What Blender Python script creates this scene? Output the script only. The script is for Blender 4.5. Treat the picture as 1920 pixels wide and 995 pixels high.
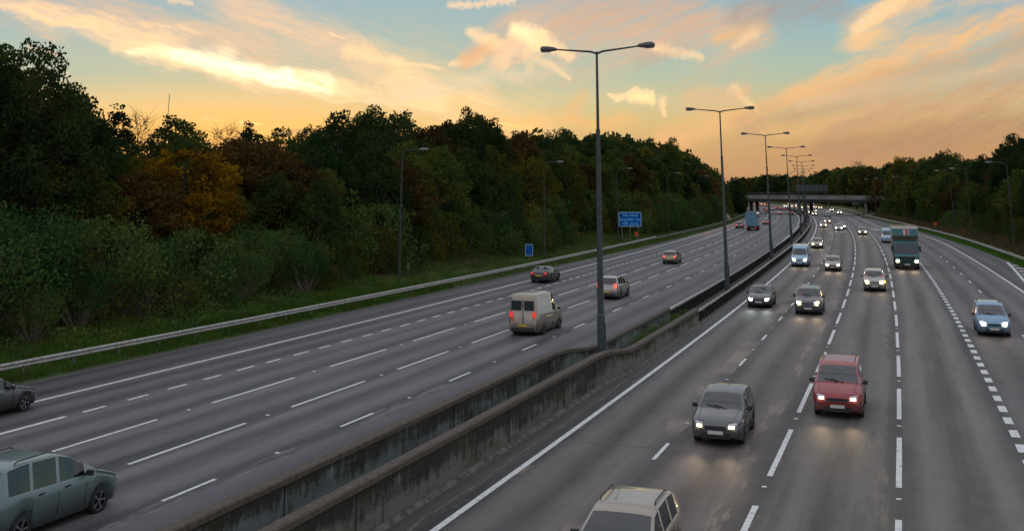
import bpy, math, random
import numpy as np
from mathutils import Matrix, Vector
R = math.radians
sc = bpy.context.scene
for o in list(bpy.data.objects): bpy.data.objects.remove(o)
C = sc.collection
CAM_H = 8.359
PITCH = 0.2394452; ROLL = 0.0031227; FPX = 1990.1; VP = -128.2      # shift-lens camera fitted to the road geometry

# ------------------------------------------------------------------ camera
cd = bpy.data.cameras.new('camera'); cam = bpy.data.objects.new('camera', cd); C.objects.link(cam)
cam.matrix_world = Matrix.Translation((0, 0, CAM_H)) @ Matrix.Rotation(math.pi/2 + PITCH, 4, 'X') @ Matrix.Rotation(ROLL, 4, 'Z')
cd.sensor_fit = 'HORIZONTAL'; cd.sensor_width = 36; cd.lens = FPX/1920*36
cd.shift_y = -(497.5 - VP)/1920
cd.clip_start = 0.5; cd.clip_end = 8000
sc.camera = cam

def raydir(u, v):
    x = (u-960)/FPX; z = -(v-VP)/FPX
    c, s = math.cos(ROLL), math.sin(ROLL); x, z = c*x - s*z, s*x + c*z
    return Vector((x, math.cos(PITCH) - z*math.sin(PITCH), math.sin(PITCH) + z*math.cos(PITCH)))
def sky_uv(u, v):
    r = raydir(u, v); return (r.x/r.y, r.z/r.y)
def px_ground(u, v, z=0.0):
    r = raydir(u, v); k = (z-CAM_H)/r.z; return (r.x*k, r.y*k)

# ------------------------------------------------------------------ render look
sc.view_settings.view_transform = 'Standard'; sc.view_settings.look = 'None'
sc.view_settings.exposure = 0.0; sc.view_settings.gamma = 1.0
try: sc.view_settings.use_curve_mapping = False
except Exception: pass
sc.render.engine = 'CYCLES'
sc.cycles.max_bounces = 5; sc.cycles.diffuse_bounces = 3; sc.cycles.glossy_bounces = 2
sc.cycles.transmission_bounces = 2; sc.cycles.transparent_max_bounces = 8
sc.cycles.sample_clamp_indirect = 4

SUN_AZ = -14.6      # degrees from +Y, negative = left
SUN_EL = 1.6
# ------------------------------------------------------------------ world
W = bpy.data.worlds.new('World'); sc.world = W; W.use_nodes = True
nt = W.node_tree; nt.nodes.clear()
class NB:
    def __init__(s, nt): s.nt = nt
    def n(s, t, **k):
        x = s.nt.nodes.new(t)
        for a, b in k.items(): setattr(x, a, b)
        return x
    def put(s, sock, v):
        if v is None: return
        if hasattr(v, 'is_output'): s.nt.links.new(v, sock)
        else:
            if isinstance(v, (tuple, list)) and len(v) == 3 and sock.type == 'RGBA': v = (*v, 1)
            sock.default_value = v
    def m(s, op, a, b=None, c=None, clamp=False):
        x = s.n('ShaderNodeMath', operation=op, use_clamp=clamp)
        s.put(x.inputs[0], a); s.put(x.inputs[1], b); s.put(x.inputs[2], c); return x.outputs[0]
    def vm(s, op, a, b=None, out=0, scale=None):
        x = s.n('ShaderNodeVectorMath', operation=op)
        s.put(x.inputs[0], a); s.put(x.inputs[1], b)
        if scale is not None: s.put(x.inputs['Scale'], scale)
        return x.outputs[out]
    def sepxyz(s, a):
        x = s.n('ShaderNodeSeparateXYZ'); s.put(x.inputs[0], a); return x.outputs
    def comb(s, a, b, c=0.0):
        x = s.n('ShaderNodeCombineXYZ'); s.put(x.inputs[0], a); s.put(x.inputs[1], b); s.put(x.inputs[2], c); return x.outputs[0]
    def mix(s, f, a, b, mode='MIX'):
        x = s.n('ShaderNodeMix', data_type='RGBA', blend_type=mode)
        s.put(x.inputs[0], f); s.put(x.inputs[6], a); s.put(x.inputs[7], b); return x.outputs[2]
    def noise(s, vec, scale=1.0, detail=4, rough=.55, dist=0.0, col=False):
        x = s.n('ShaderNodeTexNoise'); s.put(x.inputs['Vector'], vec); x.inputs['Scale'].default_value = scale
        x.inputs['Detail'].default_value = detail; x.inputs['Roughness'].default_value = rough; x.inputs['Distortion'].default_value = dist
        return x.outputs['Color'] if col else x.outputs[0]
    def ramp(s, f, stops, interp='LINEAR'):
        x = s.n('ShaderNodeValToRGB'); s.put(x.inputs[0], f); cr = x.color_ramp; cr.interpolation = interp
        cr.elements[0].position = stops[0][0]; cr.elements[0].color = (*stops[0][1], 1)
        cr.elements[1].position = stops[-1][0]; cr.elements[1].color = (*stops[-1][1], 1)
        for p, c in stops[1:-1]:
            e = cr.elements.new(p); e.color = (*c, 1)
        return x.outputs[0]
    def sstep(s, x_, a, b):
        x = s.n('ShaderNodeMapRange', interpolation_type='SMOOTHSTEP'); s.put(x.inputs[0], x_)
        s.put(x.inputs[1], a); s.put(x.inputs[2], b); x.inputs[3].default_value = 0; x.inputs[4].default_value = 1
        return x.outputs[0]

# node group: soft cloud streak around a segment in direction space (x/y, z/y)
sg = bpy.data.node_groups.new('cloud_streak', 'ShaderNodeTree')
for nme, tp in (('P', 'NodeSocketVector'), ('A', 'NodeSocketVector'), ('B', 'NodeSocketVector'), ('W1', 'NodeSocketFloat'), ('W2', 'NodeSocketFloat'), ('N', 'NodeSocketFloat'), ('K', 'NodeSocketFloat')):
    sg.interface.new_socket(nme, in_out='INPUT', socket_type=tp)
sg.interface.new_socket('Mask', in_out='OUTPUT', socket_type='NodeSocketFloat'); sg.interface.new_socket('Next', in_out='OUTPUT', socket_type='NodeSocketVector')
g = NB(sg); gi = g.n('NodeGroupInput'); go = g.n('NodeGroupOutput'); I = gi.outputs
ab = g.vm('SUBTRACT', I['B'], I['A']); ap = g.vm('SUBTRACT', I['P'], I['A'])
t = g.m('DIVIDE', g.vm('DOT_PRODUCT', ap, ab, out=1), g.vm('DOT_PRODUCT', ab, ab, out=1), clamp=True)
q = g.vm('SUBTRACT', ap, g.vm('SCALE', ab, scale=t))
dist = g.vm('LENGTH', q, out=1)
w = g.m('MULTIPLY_ADD', g.m('SUBTRACT', I['W2'], I['W1']), t, I['W1'])
dd = g.m('DIVIDE', dist, w)
dd = g.m('MULTIPLY_ADD', g.m('SUBTRACT', I['N'], 0.5), I['K'], dd)
mask_ = g.m('SUBTRACT', 1.0, g.sstep(dd, 0.0, 1.05)); g.nt.links.new(mask_, go.inputs[0])
g.nt.links.new(g.vm('ADD', I['P'], g.comb(g.m('MULTIPLY', mask_, 1e-7), 0.0)), go.inputs[1])      # passes P on, so the streaks are evaluated one after another

b = NB(nt)
tc = b.n('ShaderNodeTexCoord').outputs['Generated']
dx, dy, dz = b.sepxyz(tc)[:3]
yy = b.m('MAXIMUM', dy, 0.15)
pu = b.m('DIVIDE', dx, yy); pv = b.m('DIVIDE', dz, yy)
P0 = b.comb(pu, pv, 0.0)
wob = b.vm('SCALE', b.vm('SUBTRACT', b.noise(P0, 22, 4, .6, col=True), (.5, .5, .5)), scale=0.016)
P = b.vm('ADD', P0, wob)
P = b.vm('MULTIPLY', P, (1, 1, 0))
def rotstretch(ang, sx, sy):
    c, s_ = math.cos(R(ang)), math.sin(R(ang))
    return b.comb(b.m('MULTIPLY', b.vm('DOT_PRODUCT', P, (c, s_, 0), out=1), sx), b.m('MULTIPLY', b.vm('DOT_PRODUCT', P, (-s_, c, 0), out=1), sy), 3.1)
nL = b.noise(rotstretch(-18, 10, 56), 1, 6, .66, .4)      # wisps that fall to the right
nR = b.noise(rotstretch(22, 8, 50), 1, 6, .66, .4)       # wisps that rise to the right
nF = b.noise(rotstretch(-60, 60, 25), 1, 5, .6, .6)
nS = b.noise(P, 210, 5, .65)
# clear sky by elevation
base = b.ramp(b.m('MULTIPLY', pv, 2.5, clamp=True), [(0.0, (.53, .28, .145)), (0.095, (.68, .41, .18)), (0.15, (.72, .52, .22)), (.20, (.64, .57, .32)), (.26, (.46, .54, .40)), (.365, (.34, .49, .48)), (.44, (.28, .46, .53)), (.62, (.23, .40, .54)), (1.0, (.22, .38, .54))])
sunx = math.tan(R(SUN_AZ))
glow = b.m('SUBTRACT', 1.0, b.sstep(b.vm('LENGTH', b.vm('MULTIPLY', b.vm('SUBTRACT', P0, (sunx, 0.02, 0)), (1, 4.2, 0)), out=1), 0.0, 0.42))
base = b.mix(b.m('MULTIPLY', glow, .8), base, (1.22, .63, .13))
base = b.mix(b.m('MULTIPLY', b.m('SUBTRACT', 1.0, b.sstep(pu, -.05, .35)), .06), base, (1.0, .74, .36))
# warm veil low on the right
veil = b.m('MULTIPLY', b.sstep(pu, .05, .40), b.m('SUBTRACT', 1.0, b.sstep(pv, .02, .13)))
base = b.mix(b.m('MULTIPLY', veil, .85), base, (.55, .30, .14))
def px_w(w): return w/2048.0
def streak(u1, v1, u2, v2, w1, w2, N, K):
    x = b.n('ShaderNodeGroup', node_tree=sg)
    b.put(x.inputs['P'], PCH[0]); x.inputs['A'].default_value = (*sky_uv(u1, v1), 0); x.inputs['B'].default_value = (*sky_uv(u2, v2), 0)
    x.inputs['W1'].default_value = px_w(w1); x.inputs['W2'].default_value = px_w(w2); b.put(x.inputs['N'], N); x.inputs['K'].default_value = K
    PCH[0] = x.outputs[1]
    return x.outputs[0]
PCH = [P]
fL = b.m('MULTIPLY_ADD', b.sstep(b.noise(rotstretch(-14, 34, 230), 1, 5, .7, .6), .28, .70), .66, .48)
fR = b.m('MULTIPLY_ADD', b.sstep(b.noise(rotstretch(24, 26, 190), 1, 5, .7, .6), .28, .70), .66, .48)
FINE = {id(nL): fL, id(nR): fR}
CREAM = (1.25, .80, .42); WHITE = (2.1, 1.65, 1.05); PEACH = (.86, .50, .27); GREY = (.44, .34, .29); ORNG = (.98, .53, .19); DUSK = (.52, .31, .19)
clouds = [
 (-60, -20, 470, 90, 50, 62, nL, 2.2, (.74, .53, .37), .75), (420, 40, 900, 190, 80, 60, nL, 2.4, (.82, .60, .38), .55), (700, 110, 1010, 225, 46, 40, nL, 2.6, (.98, .70, .36), .5),
 (0, 8, 330, 92, 14, 40, nL, 2.0, CREAM, .85), (215, 90, 640, 168, 16, 26, nL, 1.8, CREAM, .9), (330, 102, 610, 160, 13, 19, nL, 1.5, WHITE, 1.0), (240, 95, 420, 112, 8, 26, nL, 1.8, (1.6, 1.2, .72), .75),
 (560, 140, 645, 176, 14, 4, nL, 1.4, CREAM, .9), (450, 10, 700, 110, 34, 24, nL, 2.6, (.90, .62, .40), .65), (650, 98, 750, 114, 10, 7, nS, 1.5, CREAM, .8),
 (735, 114, 825, 128, 5, 2.5, nS, .9, CREAM, .8), (630, 158, 700, 175, 9, 14, nS, 1.6, CREAM, .75), (612, 188, 735, 187, 2.8, 1.5, nS, .8, CREAM, .6), (690, 190, 830, 210, 5, 3, nL, 1.6, CREAM, .5),
 (760, 165, 900, 215, 40, 30, nL, 2.8, CREAM, .65), (800, 180, 830, 205, 14, 12, nS, 1.8, CREAM, .6), (860, 200, 1000, 240, 26, 18, nL, 2.6, (1.0, .60, .24), .75), (880, 182, 925, 196, 3, 2, nS, .8, CREAM, .6), (620, 63, 646, 74, 2.0, 1.2, nS, .2, CREAM, .9),
 (760, 170, 1060, 128, 22, 16, nR, 2.3, (.80, .68, .46), .6), (1000, 60, 1380, 60, 80, 60, nR, 2.5, (.76, .50, .33), .85), (1090, 10, 1300, 20, 64, 54, nR, 2.0, (.66, .44, .31), .6), (1010, 110, 1070, 145, 9, 4, nS, 1.4, CREAM, .55),
 (850, 118, 900, 112, 5, 10, nS, 1.3, CREAM, .7), (875, 112, 925, 80, 16, 28, nF, 1.5, PEACH, .95), (885, 60, 925, 72, 12, 18, nF, 1.6, CREAM, .75), (945, 112, 975, 68, 30, 26, nF, 2.2, (1.05, .68, .40), .85), (985, 110, 1000, 80, 18, 22, nF, 2.2, CREAM, .55),
 (965, 55, 1010, 72, 11, 16, nS, 1.1, (1.5, 1.05, .55), .95), (1010, 72, 1068, 102, 15, 11, nS, 1.3, CREAM, .9), (1345, 75, 1418, 55, 16, 32, nR, 1.6, ORNG, .7), (1380, 90, 1412, 66, 10, 14, nF, 1.4, CREAM, .35), (1232, 90, 1308, 106, 12, 9, nS, 1.6, CREAM, .7),
 (1140, 174, 1162, 184, 2.5, 6, nS, 1.2, CREAM, .9), (1162, 184, 1196, 182, 7, 8, nS, 1.2, CREAM, .9), (1194, 178, 1216, 186, 12, 11, nS, 1.4, (1.4, .95, .45), .9), (1241, 191, 1246, 216, 8, 4, nS, 1.5, CREAM, .75),
 (850, 8, 965, 6, 7, 6, nS, 2.2, CREAM, .7), (320, 0, 362, 6, 6, 4, nS, 2.0, CREAM, .6), (1060, 215, 1090, 180, 20, 15, nF, 2.0, (.90, .53, .24), .55), (1130, 230, 1180, 225, 12, 12, nS, 2.2, ORNG, .6), (1000, 218, 1110, 232, 14, 12, nL, 2.4, ORNG, .5),
 (1375, 163, 1420, 205, 10, 5, nS, 1.7, CREAM, .6), (1385, 215, 1430, 250, 10, 5, nF, 1.7, ORNG, .5), (1300, 192, 1400, 168, 22, 14, nR, 2.2, PEACH, .6),
 (1605, 72, 1720, -10, 34, 52, nR, 1.5, (1.0, .60, .27), .95), (1600, 55, 1690, 0, 12, 20, nF, 1.6, (1.25, .82, .42), .5), (1720, -10, 1830, -60, 44, 60, nR, 1.4, (1.0, .60, .26), .9),
 (1480, 180, 1990, 5, 18, 56, nR, 1.9, (.98, .55, .24), .85), (1250, 262, 1650, 138, 26, 22, nR, 2.0, (.92, .52, .22), .75), (1400, 240, 1990, 75, 26, 50, nR, 2.6, (.56, .36, .22), .7),
 (1450, 250, 1990, 160, 20, 32, nR, 2.3, (.86, .50, .23), .65), (1550, 285, 2000, 225, 34, 50, nR, 2.0, (.46, .27, .165), .75), (1500, 195, 1990, 105, 14, 30, nR, 2.4, (.84, .54, .31), .6), (1560, 240, 1990, 130, 14, 30, nR, 2.4, (.54, .33, .20), .6),
 (1400, 25, 1570, 0, 44, 34, nR, 2.4, (.38, .35, .33), .75), (1200, 120, 1290, 90, 18, 14, nR, 2., GREY, .3), (55, 88, 108, 102, 4, 2, nS, .8, CREAM, .6), (100, 130, 130, 140, 2.5, 1.5, nS, .8, CREAM, .4), (880, 225, 975, 236, 4, 2, nS, 1.0, (1.5, .9, .3), .7),
 (450, 227, 490, 232, 4, 1.8, nS, .8, (1.5, .9, .35), .85), (380, 225, 420, 224, 3, 2, nS, 1.0, (1.3, .75, .3), .5), (525, 249, 605, 243, 4, 3, nS, 1.0, (.48, .30, .22), .7), (830, 245, 1000, 238, 5, 7, nS, 1.6, (1.2, .68, .24), .6),
]
col = base
for (u1, v1, u2, v2, w1, w2, N, K, c_, op) in clouds:
    mk = b.m('MULTIPLY', streak(u1, v1, u2, v2, w1*(1.45 if N is not nS else 1.7), w2*(1.45 if N is not nS else 1.7), N, K), op)
    if N is nS: mk = b.m('MULTIPLY', mk, .82)
    if id(N) in FINE: mk = b.m('MULTIPLY', mk, FINE[id(N)], clamp=True)
    col = b.mix(mk, col, c_)
# sky behind and above the camera: blue with lit cloud, no streaks
up = b.ramp(b.m('MULTIPLY', dz, 1.0, clamp=True), [(0, (.46, .36, .31)), (.10, (.42, .45, .48)), (.30, (.55, .60, .68)), (1.0, (.74, .78, .88))])
upc = b.mix(b.m('MULTIPLY', b.sstep(b.noise(tc, 3.0, 6, .6), .48, .68), .55), up, (1.0, .86, .76))
upc = b.vm('SCALE', upc, scale=1.0)
front = b.m('MULTIPLY', b.m('SUBTRACT', 1.0, b.sstep(pv, .19, .34)), b.sstep(dy, .2, .5))
col = b.mix(front, upc, col)
sky = b.n('ShaderNodeTexSky', sky_type='NISHITA'); sky.sun_disc = False
sky.sun_elevation = R(SUN_EL); sky.sun_rotation = R(SUN_AZ); sky.air_density = 1.2; sky.dust_density = 2.0
bg1 = b.n('ShaderNodeBackground'); b.put(bg1.inputs[0], sky.outputs[0]); bg1.inputs[1].default_value = 0.006
bg2 = b.n('ShaderNodeBackground'); b.put(bg2.inputs[0], col); bg2.inputs[1].default_value = 1.0
ad = b.n('ShaderNodeAddShader'); nt.links.new(bg1.outputs[0], ad.inputs[0]); nt.links.new(bg2.outputs[0], ad.inputs[1])
wo = b.n('ShaderNodeOutputWorld'); nt.links.new(ad.outputs[0], wo.inputs[0])
W.cycles.sampling_method = 'MANUAL'; W.cycles.sample_map_resolution = 512

# ------------------------------------------------------------------ sun (nearly set, behind the wood)
sl = bpy.data.lights.new('sun', 'SUN'); so = bpy.data.objects.new('sun', sl); C.objects.link(so)
sl.energy = 0.8; sl.angle = R(2.0); sl.color = (1.0, .58, .28)
sd_ = Vector((math.sin(R(SUN_AZ))*math.cos(R(SUN_EL)), math.cos(R(SUN_AZ))*math.cos(R(SUN_EL)), math.sin(R(SUN_EL))))
so.rotation_euler = (-sd_).to_track_quat('-Z', 'Y').to_euler(); so.location = (-200, 400, 60)

# ------------------------------------------------------------------ centreline of the motorway: s along, d to the right
CL = np.array([(-27.28,-30.9),(-23.72,-21.56),(-20.18,-12.21),(-16.67,-2.84),(-13.19,6.53),(-9.73,15.92),(-6.31,25.31),(-2.91,34.72),(0.46,44.13),(3.8,53.56),(7.11,62.99),(10.39,72.44),(13.65,81.89),(16.87,91.36),(20.07,100.83),(23.24,110.32),(26.38,119.81),(29.49,129.32),(32.58,138.83),(35.63,148.35),(38.66,157.88),(41.66,167.42),(44.64,176.97),(47.59,186.52),(50.51,196.09),(53.4,205.66),(56.27,215.24),(59.11,224.83),(61.93,234.42),(64.72,244.02),(67.49,253.63),(70.24,263.25),(72.96,272.87),(75.66,282.5),(78.32,292.14),(80.96,301.78),(83.57,311.43),(86.17,321.09),(88.77,330.75),(91.34,340.41),(93.89,350.08),(96.41,359.76),(98.89,369.45),(101.33,379.14),(103.73,388.85),(106.06,398.58),(108.35,408.31),(110.59,418.06),(112.79,427.81),(114.94,437.58),(117.06,447.35),(119.14,457.13),(121.19,466.92),(123.2,476.72),(125.18,486.52),(127.11,496.33),(129.0,506.15),(130.83,515.98),(132.62,525.82),(134.35,535.67),(136.04,545.52),(137.7,555.39),(139.32,565.25),(140.9,575.13),(142.43,585.01),(143.9,594.9),(145.29,604.81),(146.58,614.72),(147.78,624.65),(148.87,634.59),(149.85,644.54),(150.71,654.5),(151.46,664.48),(152.09,674.46),(152.6,684.44),(152.96,694.44),(153.16,704.43),(153.2,714.43),(153.11,724.43),(152.89,734.43),(152.55,744.42),(152.09,754.41),(151.48,764.4),(150.73,774.37),(149.82,784.33),(148.79,794.27),(147.64,804.21),(146.39,814.13),(145.05,824.04),(143.58,833.93),(141.95,843.79),(140.13,853.63),(138.13,863.42),(135.96,873.19),(133.67,882.92),(131.27,892.63),(128.77,902.31),(126.16,911.96),(123.41,921.58),(120.5,931.15),(117.41,940.66),(114.17,950.12),(110.81,959.53),(107.37,968.92),(103.88,978.3),(100.38,987.66)])
SMAX = (len(CL)-1)*10.0
def _pt(s):
    i = min(max(int(s//10), 0), len(CL)-2); f = s/10 - i
    def cr(i):  # Catmull-Rom
        return CL[min(max(i, 0), len(CL)-1)]
    p0, p1, p2, p3 = cr(i-1), cr(i), cr(i+1), cr(i+2)
    return .5*((2*p1) + (-p0+p2)*f + (2*p0-5*p1+4*p2-p3)*f*f + (-p0+3*p1-3*p2+p3)*f**3)
def tangent(s):
    a = _pt(max(s-1.5, 0)); c = _pt(min(s+1.5, SMAX)); t = c-a; return t/np.hypot(*t)
def SD(s, d):
    p = _pt(s); t = tangent(s); return (p[0] + t[1]*d, p[1] - t[0]*d)
def heading(s):
    t = tangent(s); return math.atan2(t[1], t[0])
_seg = CL[1:]-CL[:-1]; _sl = np.hypot(*_seg.T); _st = _seg/_sl[:, None]
def nearest(x, y):
    p = np.array([x, y])[None] - CL[:-1]; t = np.clip((p*_st).sum(1), 0, _sl)
    q = p - _st*t[:, None]; dd = np.hypot(*q.T); i = int(dd.argmin())
    sgn = 1 if _st[i, 1]*p[i, 0] - _st[i, 0]*p[i, 1] > 0 else -1
    return i*10 + t[i], sgn*dd[i]
def interp(tab, s): return float(np.interp(s, [a for a, _ in tab], [c for _, c in tab]))
ER = [(0, 28.4), (188, 28.2), (225, 27.4), (303, 24.3), (345, 21.9), (430, 19.2), (460, 19.2), (520, 22.5), (640, 25), (1100, 22)]
EL = [(0, -22.9), (150, -22.9), (172, -22.0), (230, -20.6), (300, -19.4), (430, -19.3), (1100, -19.3)]
eR = lambda s: interp(ER, s); eL = lambda s: interp(EL, s)
def bank_left(L):      # height above the road, L metres beyond the left road edge
    return float(np.interp(L, [0, 1.5, 6, 11, 18, 30, 60], [.05, .10, .35, .85, 2.0, 4.0, 5.0]))
def bank_right(L):
    return float(np.interp(L, [0, 1.0, 2.2, 5, 10, 30, 60], [.05, .25, .75, 1.3, 2.0, 3.4, 4.5]))
def ground_z(s, d):
    if d > eR(s): return bank_right(d-eR(s))
    if d < eL(s): return bank_left(eL(s)-d)
    return 0.0
random.seed(7); rng = np.random.default_rng(7)

# ------------------------------------------------------------------ materials
def mat(name, color=(.5, .5, .5), rough=.6, metal=0.0, emit=None, estr=0.0, spec=.5):
    m = bpy.data.materials.new(name); m.use_nodes = True
    p = m.node_tree.nodes['Principled BSDF']
    p.inputs['Base Color'].default_value = (*color, 1); p.inputs['Roughness'].default_value = rough
    p.inputs['Metallic'].default_value = metal; p.inputs['Specular IOR Level'].default_value = spec
    if emit: p.inputs['Emission Color'].default_value = (*emit, 1); p.inputs['Emission Strength'].default_value = estr
    return m
def nodes(m): return NB(m.node_tree), m.node_tree.nodes['Principled BSDF']
def bump(bb, pr, h, strength=.3, dist=.02):
    x = bb.n('ShaderNodeBump'); x.inputs['Strength'].default_value = strength; x.inputs['Distance'].default_value = dist
    bb.put(x.inputs['Height'], h); bb.put(pr.inputs['Normal'], x.outputs[0])

def asphalt(name, stops, lo, hi, lane0, ravel=()):
    m = mat(name, rough=.62, spec=.42); bb, pr = nodes(m)
    uv = bb.n('ShaderNodeUVMap').outputs[0]; u, v = bb.sepxyz(uv)[:2]
    uw = bb.m('ADD', u, bb.m('MULTIPLY', bb.m('SUBTRACT', bb.noise(bb.comb(bb.m('MULTIPLY', u, .4), bb.m('MULTIPLY', v, .05)), 1, 2), .5), .8))
    base = bb.ramp(bb.m('DIVIDE', bb.m('SUBTRACT', u, lo), hi-lo, clamp=True), [((d-lo)/(hi-lo), c) for d, c in stops])
    # wheel tracks: two paler polished bands per lane, oily darker stripe between
    ph = bb.m('SUBTRACT', bb.m('DIVIDE', bb.m('SUBTRACT', uw, lane0), 3.71), 0.0)
    wave = bb.m('COSINE', bb.m('MULTIPLY', ph, 4*math.pi))
    wave2 = bb.m('COSINE', bb.m('MULTIPLY', ph, 2*math.pi))
    streak = bb.noise(bb.comb(bb.m('MULTIPLY', u, 1.7), bb.m('MULTIPLY', v, .018)), 1, 5, .6)
    blot = bb.noise(bb.comb(bb.m('MULTIPLY', u, .35), bb.m('MULTIPLY', v, .06)), 1, 4, .6)
    grain = bb.noise(uv, 9, 4, .8)
    f = bb.m('ADD', 1.0, bb.m('MULTIPLY', wave, -.42))
    f = bb.m('ADD', f, bb.m('MULTIPLY', wave2, -.08))
    f = bb.m('ADD', f, bb.m('MULTIPLY', bb.m('SUBTRACT', streak, .5), 1.4))
    f = bb.m('ADD', f, bb.m('MULTIPLY', bb.m('SUBTRACT', blot, .5), .95))
    f = bb.m('ADD', f, bb.m('MULTIPLY', bb.m('SUBTRACT', grain, .5), 1.7))
    mott = bb.noise(bb.comb(bb.m('MULTIPLY', u, 1.3), bb.m('MULTIPLY', v, .55)), 1, 7, .75)
    f = bb.m('ADD', f, bb.m('MULTIPLY', bb.m('SUBTRACT', mott, .5), 1.1))
    spill = bb.sstep(bb.noise(bb.comb(bb.m('MULTIPLY', u, .55), bb.m('MULTIPLY', v, .035)), 1, 5, .7), .53, .66)
    f = bb.m('MULTIPLY', bb.m('MAXIMUM', f, .25), bb.m('MULTIPLY_ADD', spill, -.30, 1.0))
    c = bb.vm('SCALE', base, scale=f)
    # worn, ravelled patches along the joints, brown aggregate showing
    for (dc, wid, thr, colr) in ravel:
        near = bb.m('SUBTRACT', 1.0, bb.sstep(bb.m('ABSOLUTE', bb.m('SUBTRACT', uw, dc)), wid*.3, wid))
        nn = bb.noise(bb.comb(bb.m('MULTIPLY', u, 2.2), bb.m('MULTIPLY', v, .30)), 1, 6, .72)
        mk = bb.m('MULTIPLY', bb.sstep(bb.m('MULTIPLY', near, nn), thr, thr+.035), bb.sstep(bb.noise(bb.comb(dc*3.1, bb.m('MULTIPLY', v, .07)), 1, 2), .44, .52))
        c = bb.mix(bb.m('MULTIPLY', mk, .85), c, colr)
    bb.put(pr.inputs['Base Color'], c)
    bb.put(pr.inputs['Roughness'], bb.m('ADD', .5, bb.m('MULTIPLY', grain, .28)))
    bump(bb, pr, grain, .35, .012)
    return m
A1 = (.076, .064, .061); A2 = (.088, .078, .071); A3 = (.058, .050, .049); A4 = (.074, .064, .062)
M_roadR = asphalt('asphalt_right', [(0, (.045, .04, .035)), (2.3, (.05, .044, .042)), (2.9, A1), (9.4, A1), (9.9, A3), (10.1, A2), (17.3, (.092, .084, .079)), (17.8, A4), (21, A4), (24, (.082, .073, .070)), (24.3, (.052, .048, .048)), (30, (.050, .047, .047))], 0, 30, 2.55,
    [(5.9, .80, .385, (.215, .17, .14)), (9.2, .7, .50, (.19, .15, .12)), (2.6, .8, .55, (.18, .13, .11)), (13.1, .5, .50, (.14, .12, .09))])
M_roadL = asphalt('asphalt_left', [(-26, (.045, .041, .042)), (-19.5, (.050, .046, .047)), (-19.2, (.066, .061, .064)), (-16.3, (.066, .061, .065)), (-16, (.078, .073, .078)), (-9.2, (.076, .072, .077)), (-8.9, (.084, .077, .078)), (-5.7, (.080, .075, .076)), (-5.4, (.058, .055, .062)), (0, (.055, .052, .057))], -26, 0, -1.9,
    [(-5.2, .6, .47, (.13, .115, .11)), (-8.9, .35, .50, (.05, .045, .045))])
def noisy(name, c1, c2, scale, rough=.8, thr=(.4, .62), coord='Object', detail=6, bmp=.2, rng_=.6, stretch=None, spec=.3):
    m = mat(name, rough=rough, spec=spec); bb, pr = nodes(m)
    tcn = bb.n('ShaderNodeTexCoord').outputs[coord]
    if stretch: tcn = bb.vm('MULTIPLY', tcn, stretch)
    n_ = bb.noise(tcn, scale, detail, rng_)
    bb.put(pr.inputs['Base Color'], bb.mix(bb.sstep(n_, *thr), c1, c2))
    if bmp: bump(bb, pr, n_, bmp, .02)
    return m
M_paint = noisy('road_paint', (.62, .63, .63), (.20, .19, .185), 5, .5, (.50, .74), bmp=0)
M_joint = noisy('joint_sealant', (.20, .155, .125), (.09, .078, .07), 3, .8, (.42, .62))
M_concpatch = noisy('layby_concrete', (.21, .16, .13), (.15, .12, .11), .5)
M_stud = mat('stud', (.75, .75, .72), .3)
M_soil = noisy('soil', (.045, .035, .028), (.075, .06, .05), 2.0, .95)
M_grass = noisy('verge_grass', (.040, .072, .016), (.055, .055, .022), .9, .95, bmp=.6)
M_grassb = noisy('short_grass', (.045, .115, .018), (.060, .105, .022), 1.3, .95, bmp=.5)
M_litter = noisy('leaf_litter', (.030, .020, .014), (.060, .034, .018), 3.0, .95, bmp=.6)
# concrete wall: pale lower face, black algae running down from the top
def conc_wall(name, pale, dark, amount):
    m = mat(name, rough=.85, spec=.25); bb, pr = nodes(m)
    uv = bb.n('ShaderNodeUVMap').outputs[0]; u, v = bb.sepxyz(uv)[:2]     # u = along, v = height
    runs = bb.noise(bb.comb(bb.m('MULTIPLY', u, 3.2), bb.m('MULTIPLY', v, .7)), 1, 6, .7)
    blot = bb.noise(bb.comb(bb.m('MULTIPLY', u, .22), bb.m('MULTIPLY', v, 1.0)), 1, 5, .65)
    fine = bb.noise(uv, 26, 3, .7)
    k = bb.m('ADD', bb.m('MULTIPLY', bb.m('SUBTRACT', v, .55), .65), bb.m('ADD', bb.m('MULTIPLY', bb.m('SUBTRACT', runs, .5), 1.5), bb.m('MULTIPLY', bb.m('SUBTRACT', blot, .5), 1.9)))
    mk = bb.sstep(bb.m('ADD', k, amount), -.22, .30)
    c = bb.mix(mk, pale, dark)
    green = bb.sstep(bb.noise(bb.comb(bb.m('MULTIPLY', u, .5), bb.m('MULTIPLY', v, 2)), 1, 3), .52, .68)
    c = bb.mix(bb.m('MULTIPLY', green, .5), c, (.035, .045, .018))
    c = bb.vm('SCALE', c, scale=bb.m('ADD', .7, bb.m('MULTIPLY', fine, .6)))
    bb.put(pr.inputs['Base Color'], c); bump(bb, pr, bb.m('ADD', fine, runs), .3, .02)
    return m
M_wallL = conc_wall('stained_concrete', (.15, .18, .175), (.034, .030, .023), -.02)
M_wallR = conc_wall('algae_concrete', (.135, .14, .115), (.026, .025, .019), .07)
M_cope = noisy('coping_concrete', (.110, .090, .075), (.060, .050, .040), 6, .9, (.35, .65), bmp=.15, rng_=.8)
M_foot = noisy('wall_footing', (.14, .125, .115), (.06, .055, .05), 3, .9)
M_galv = noisy('galvanised_steel', (.34, .335, .32), (.20, .18, .155), 4, .5, (.42, .7), bmp=.05, spec=.5)
M_galvd = noisy('weathered_steel', (.13, .125, .12), (.08, .075, .07), 5, .6, bmp=.05)
M_post = mat('dark_post', (.020, .020, .022), .7, 0, spec=.2)
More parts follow.
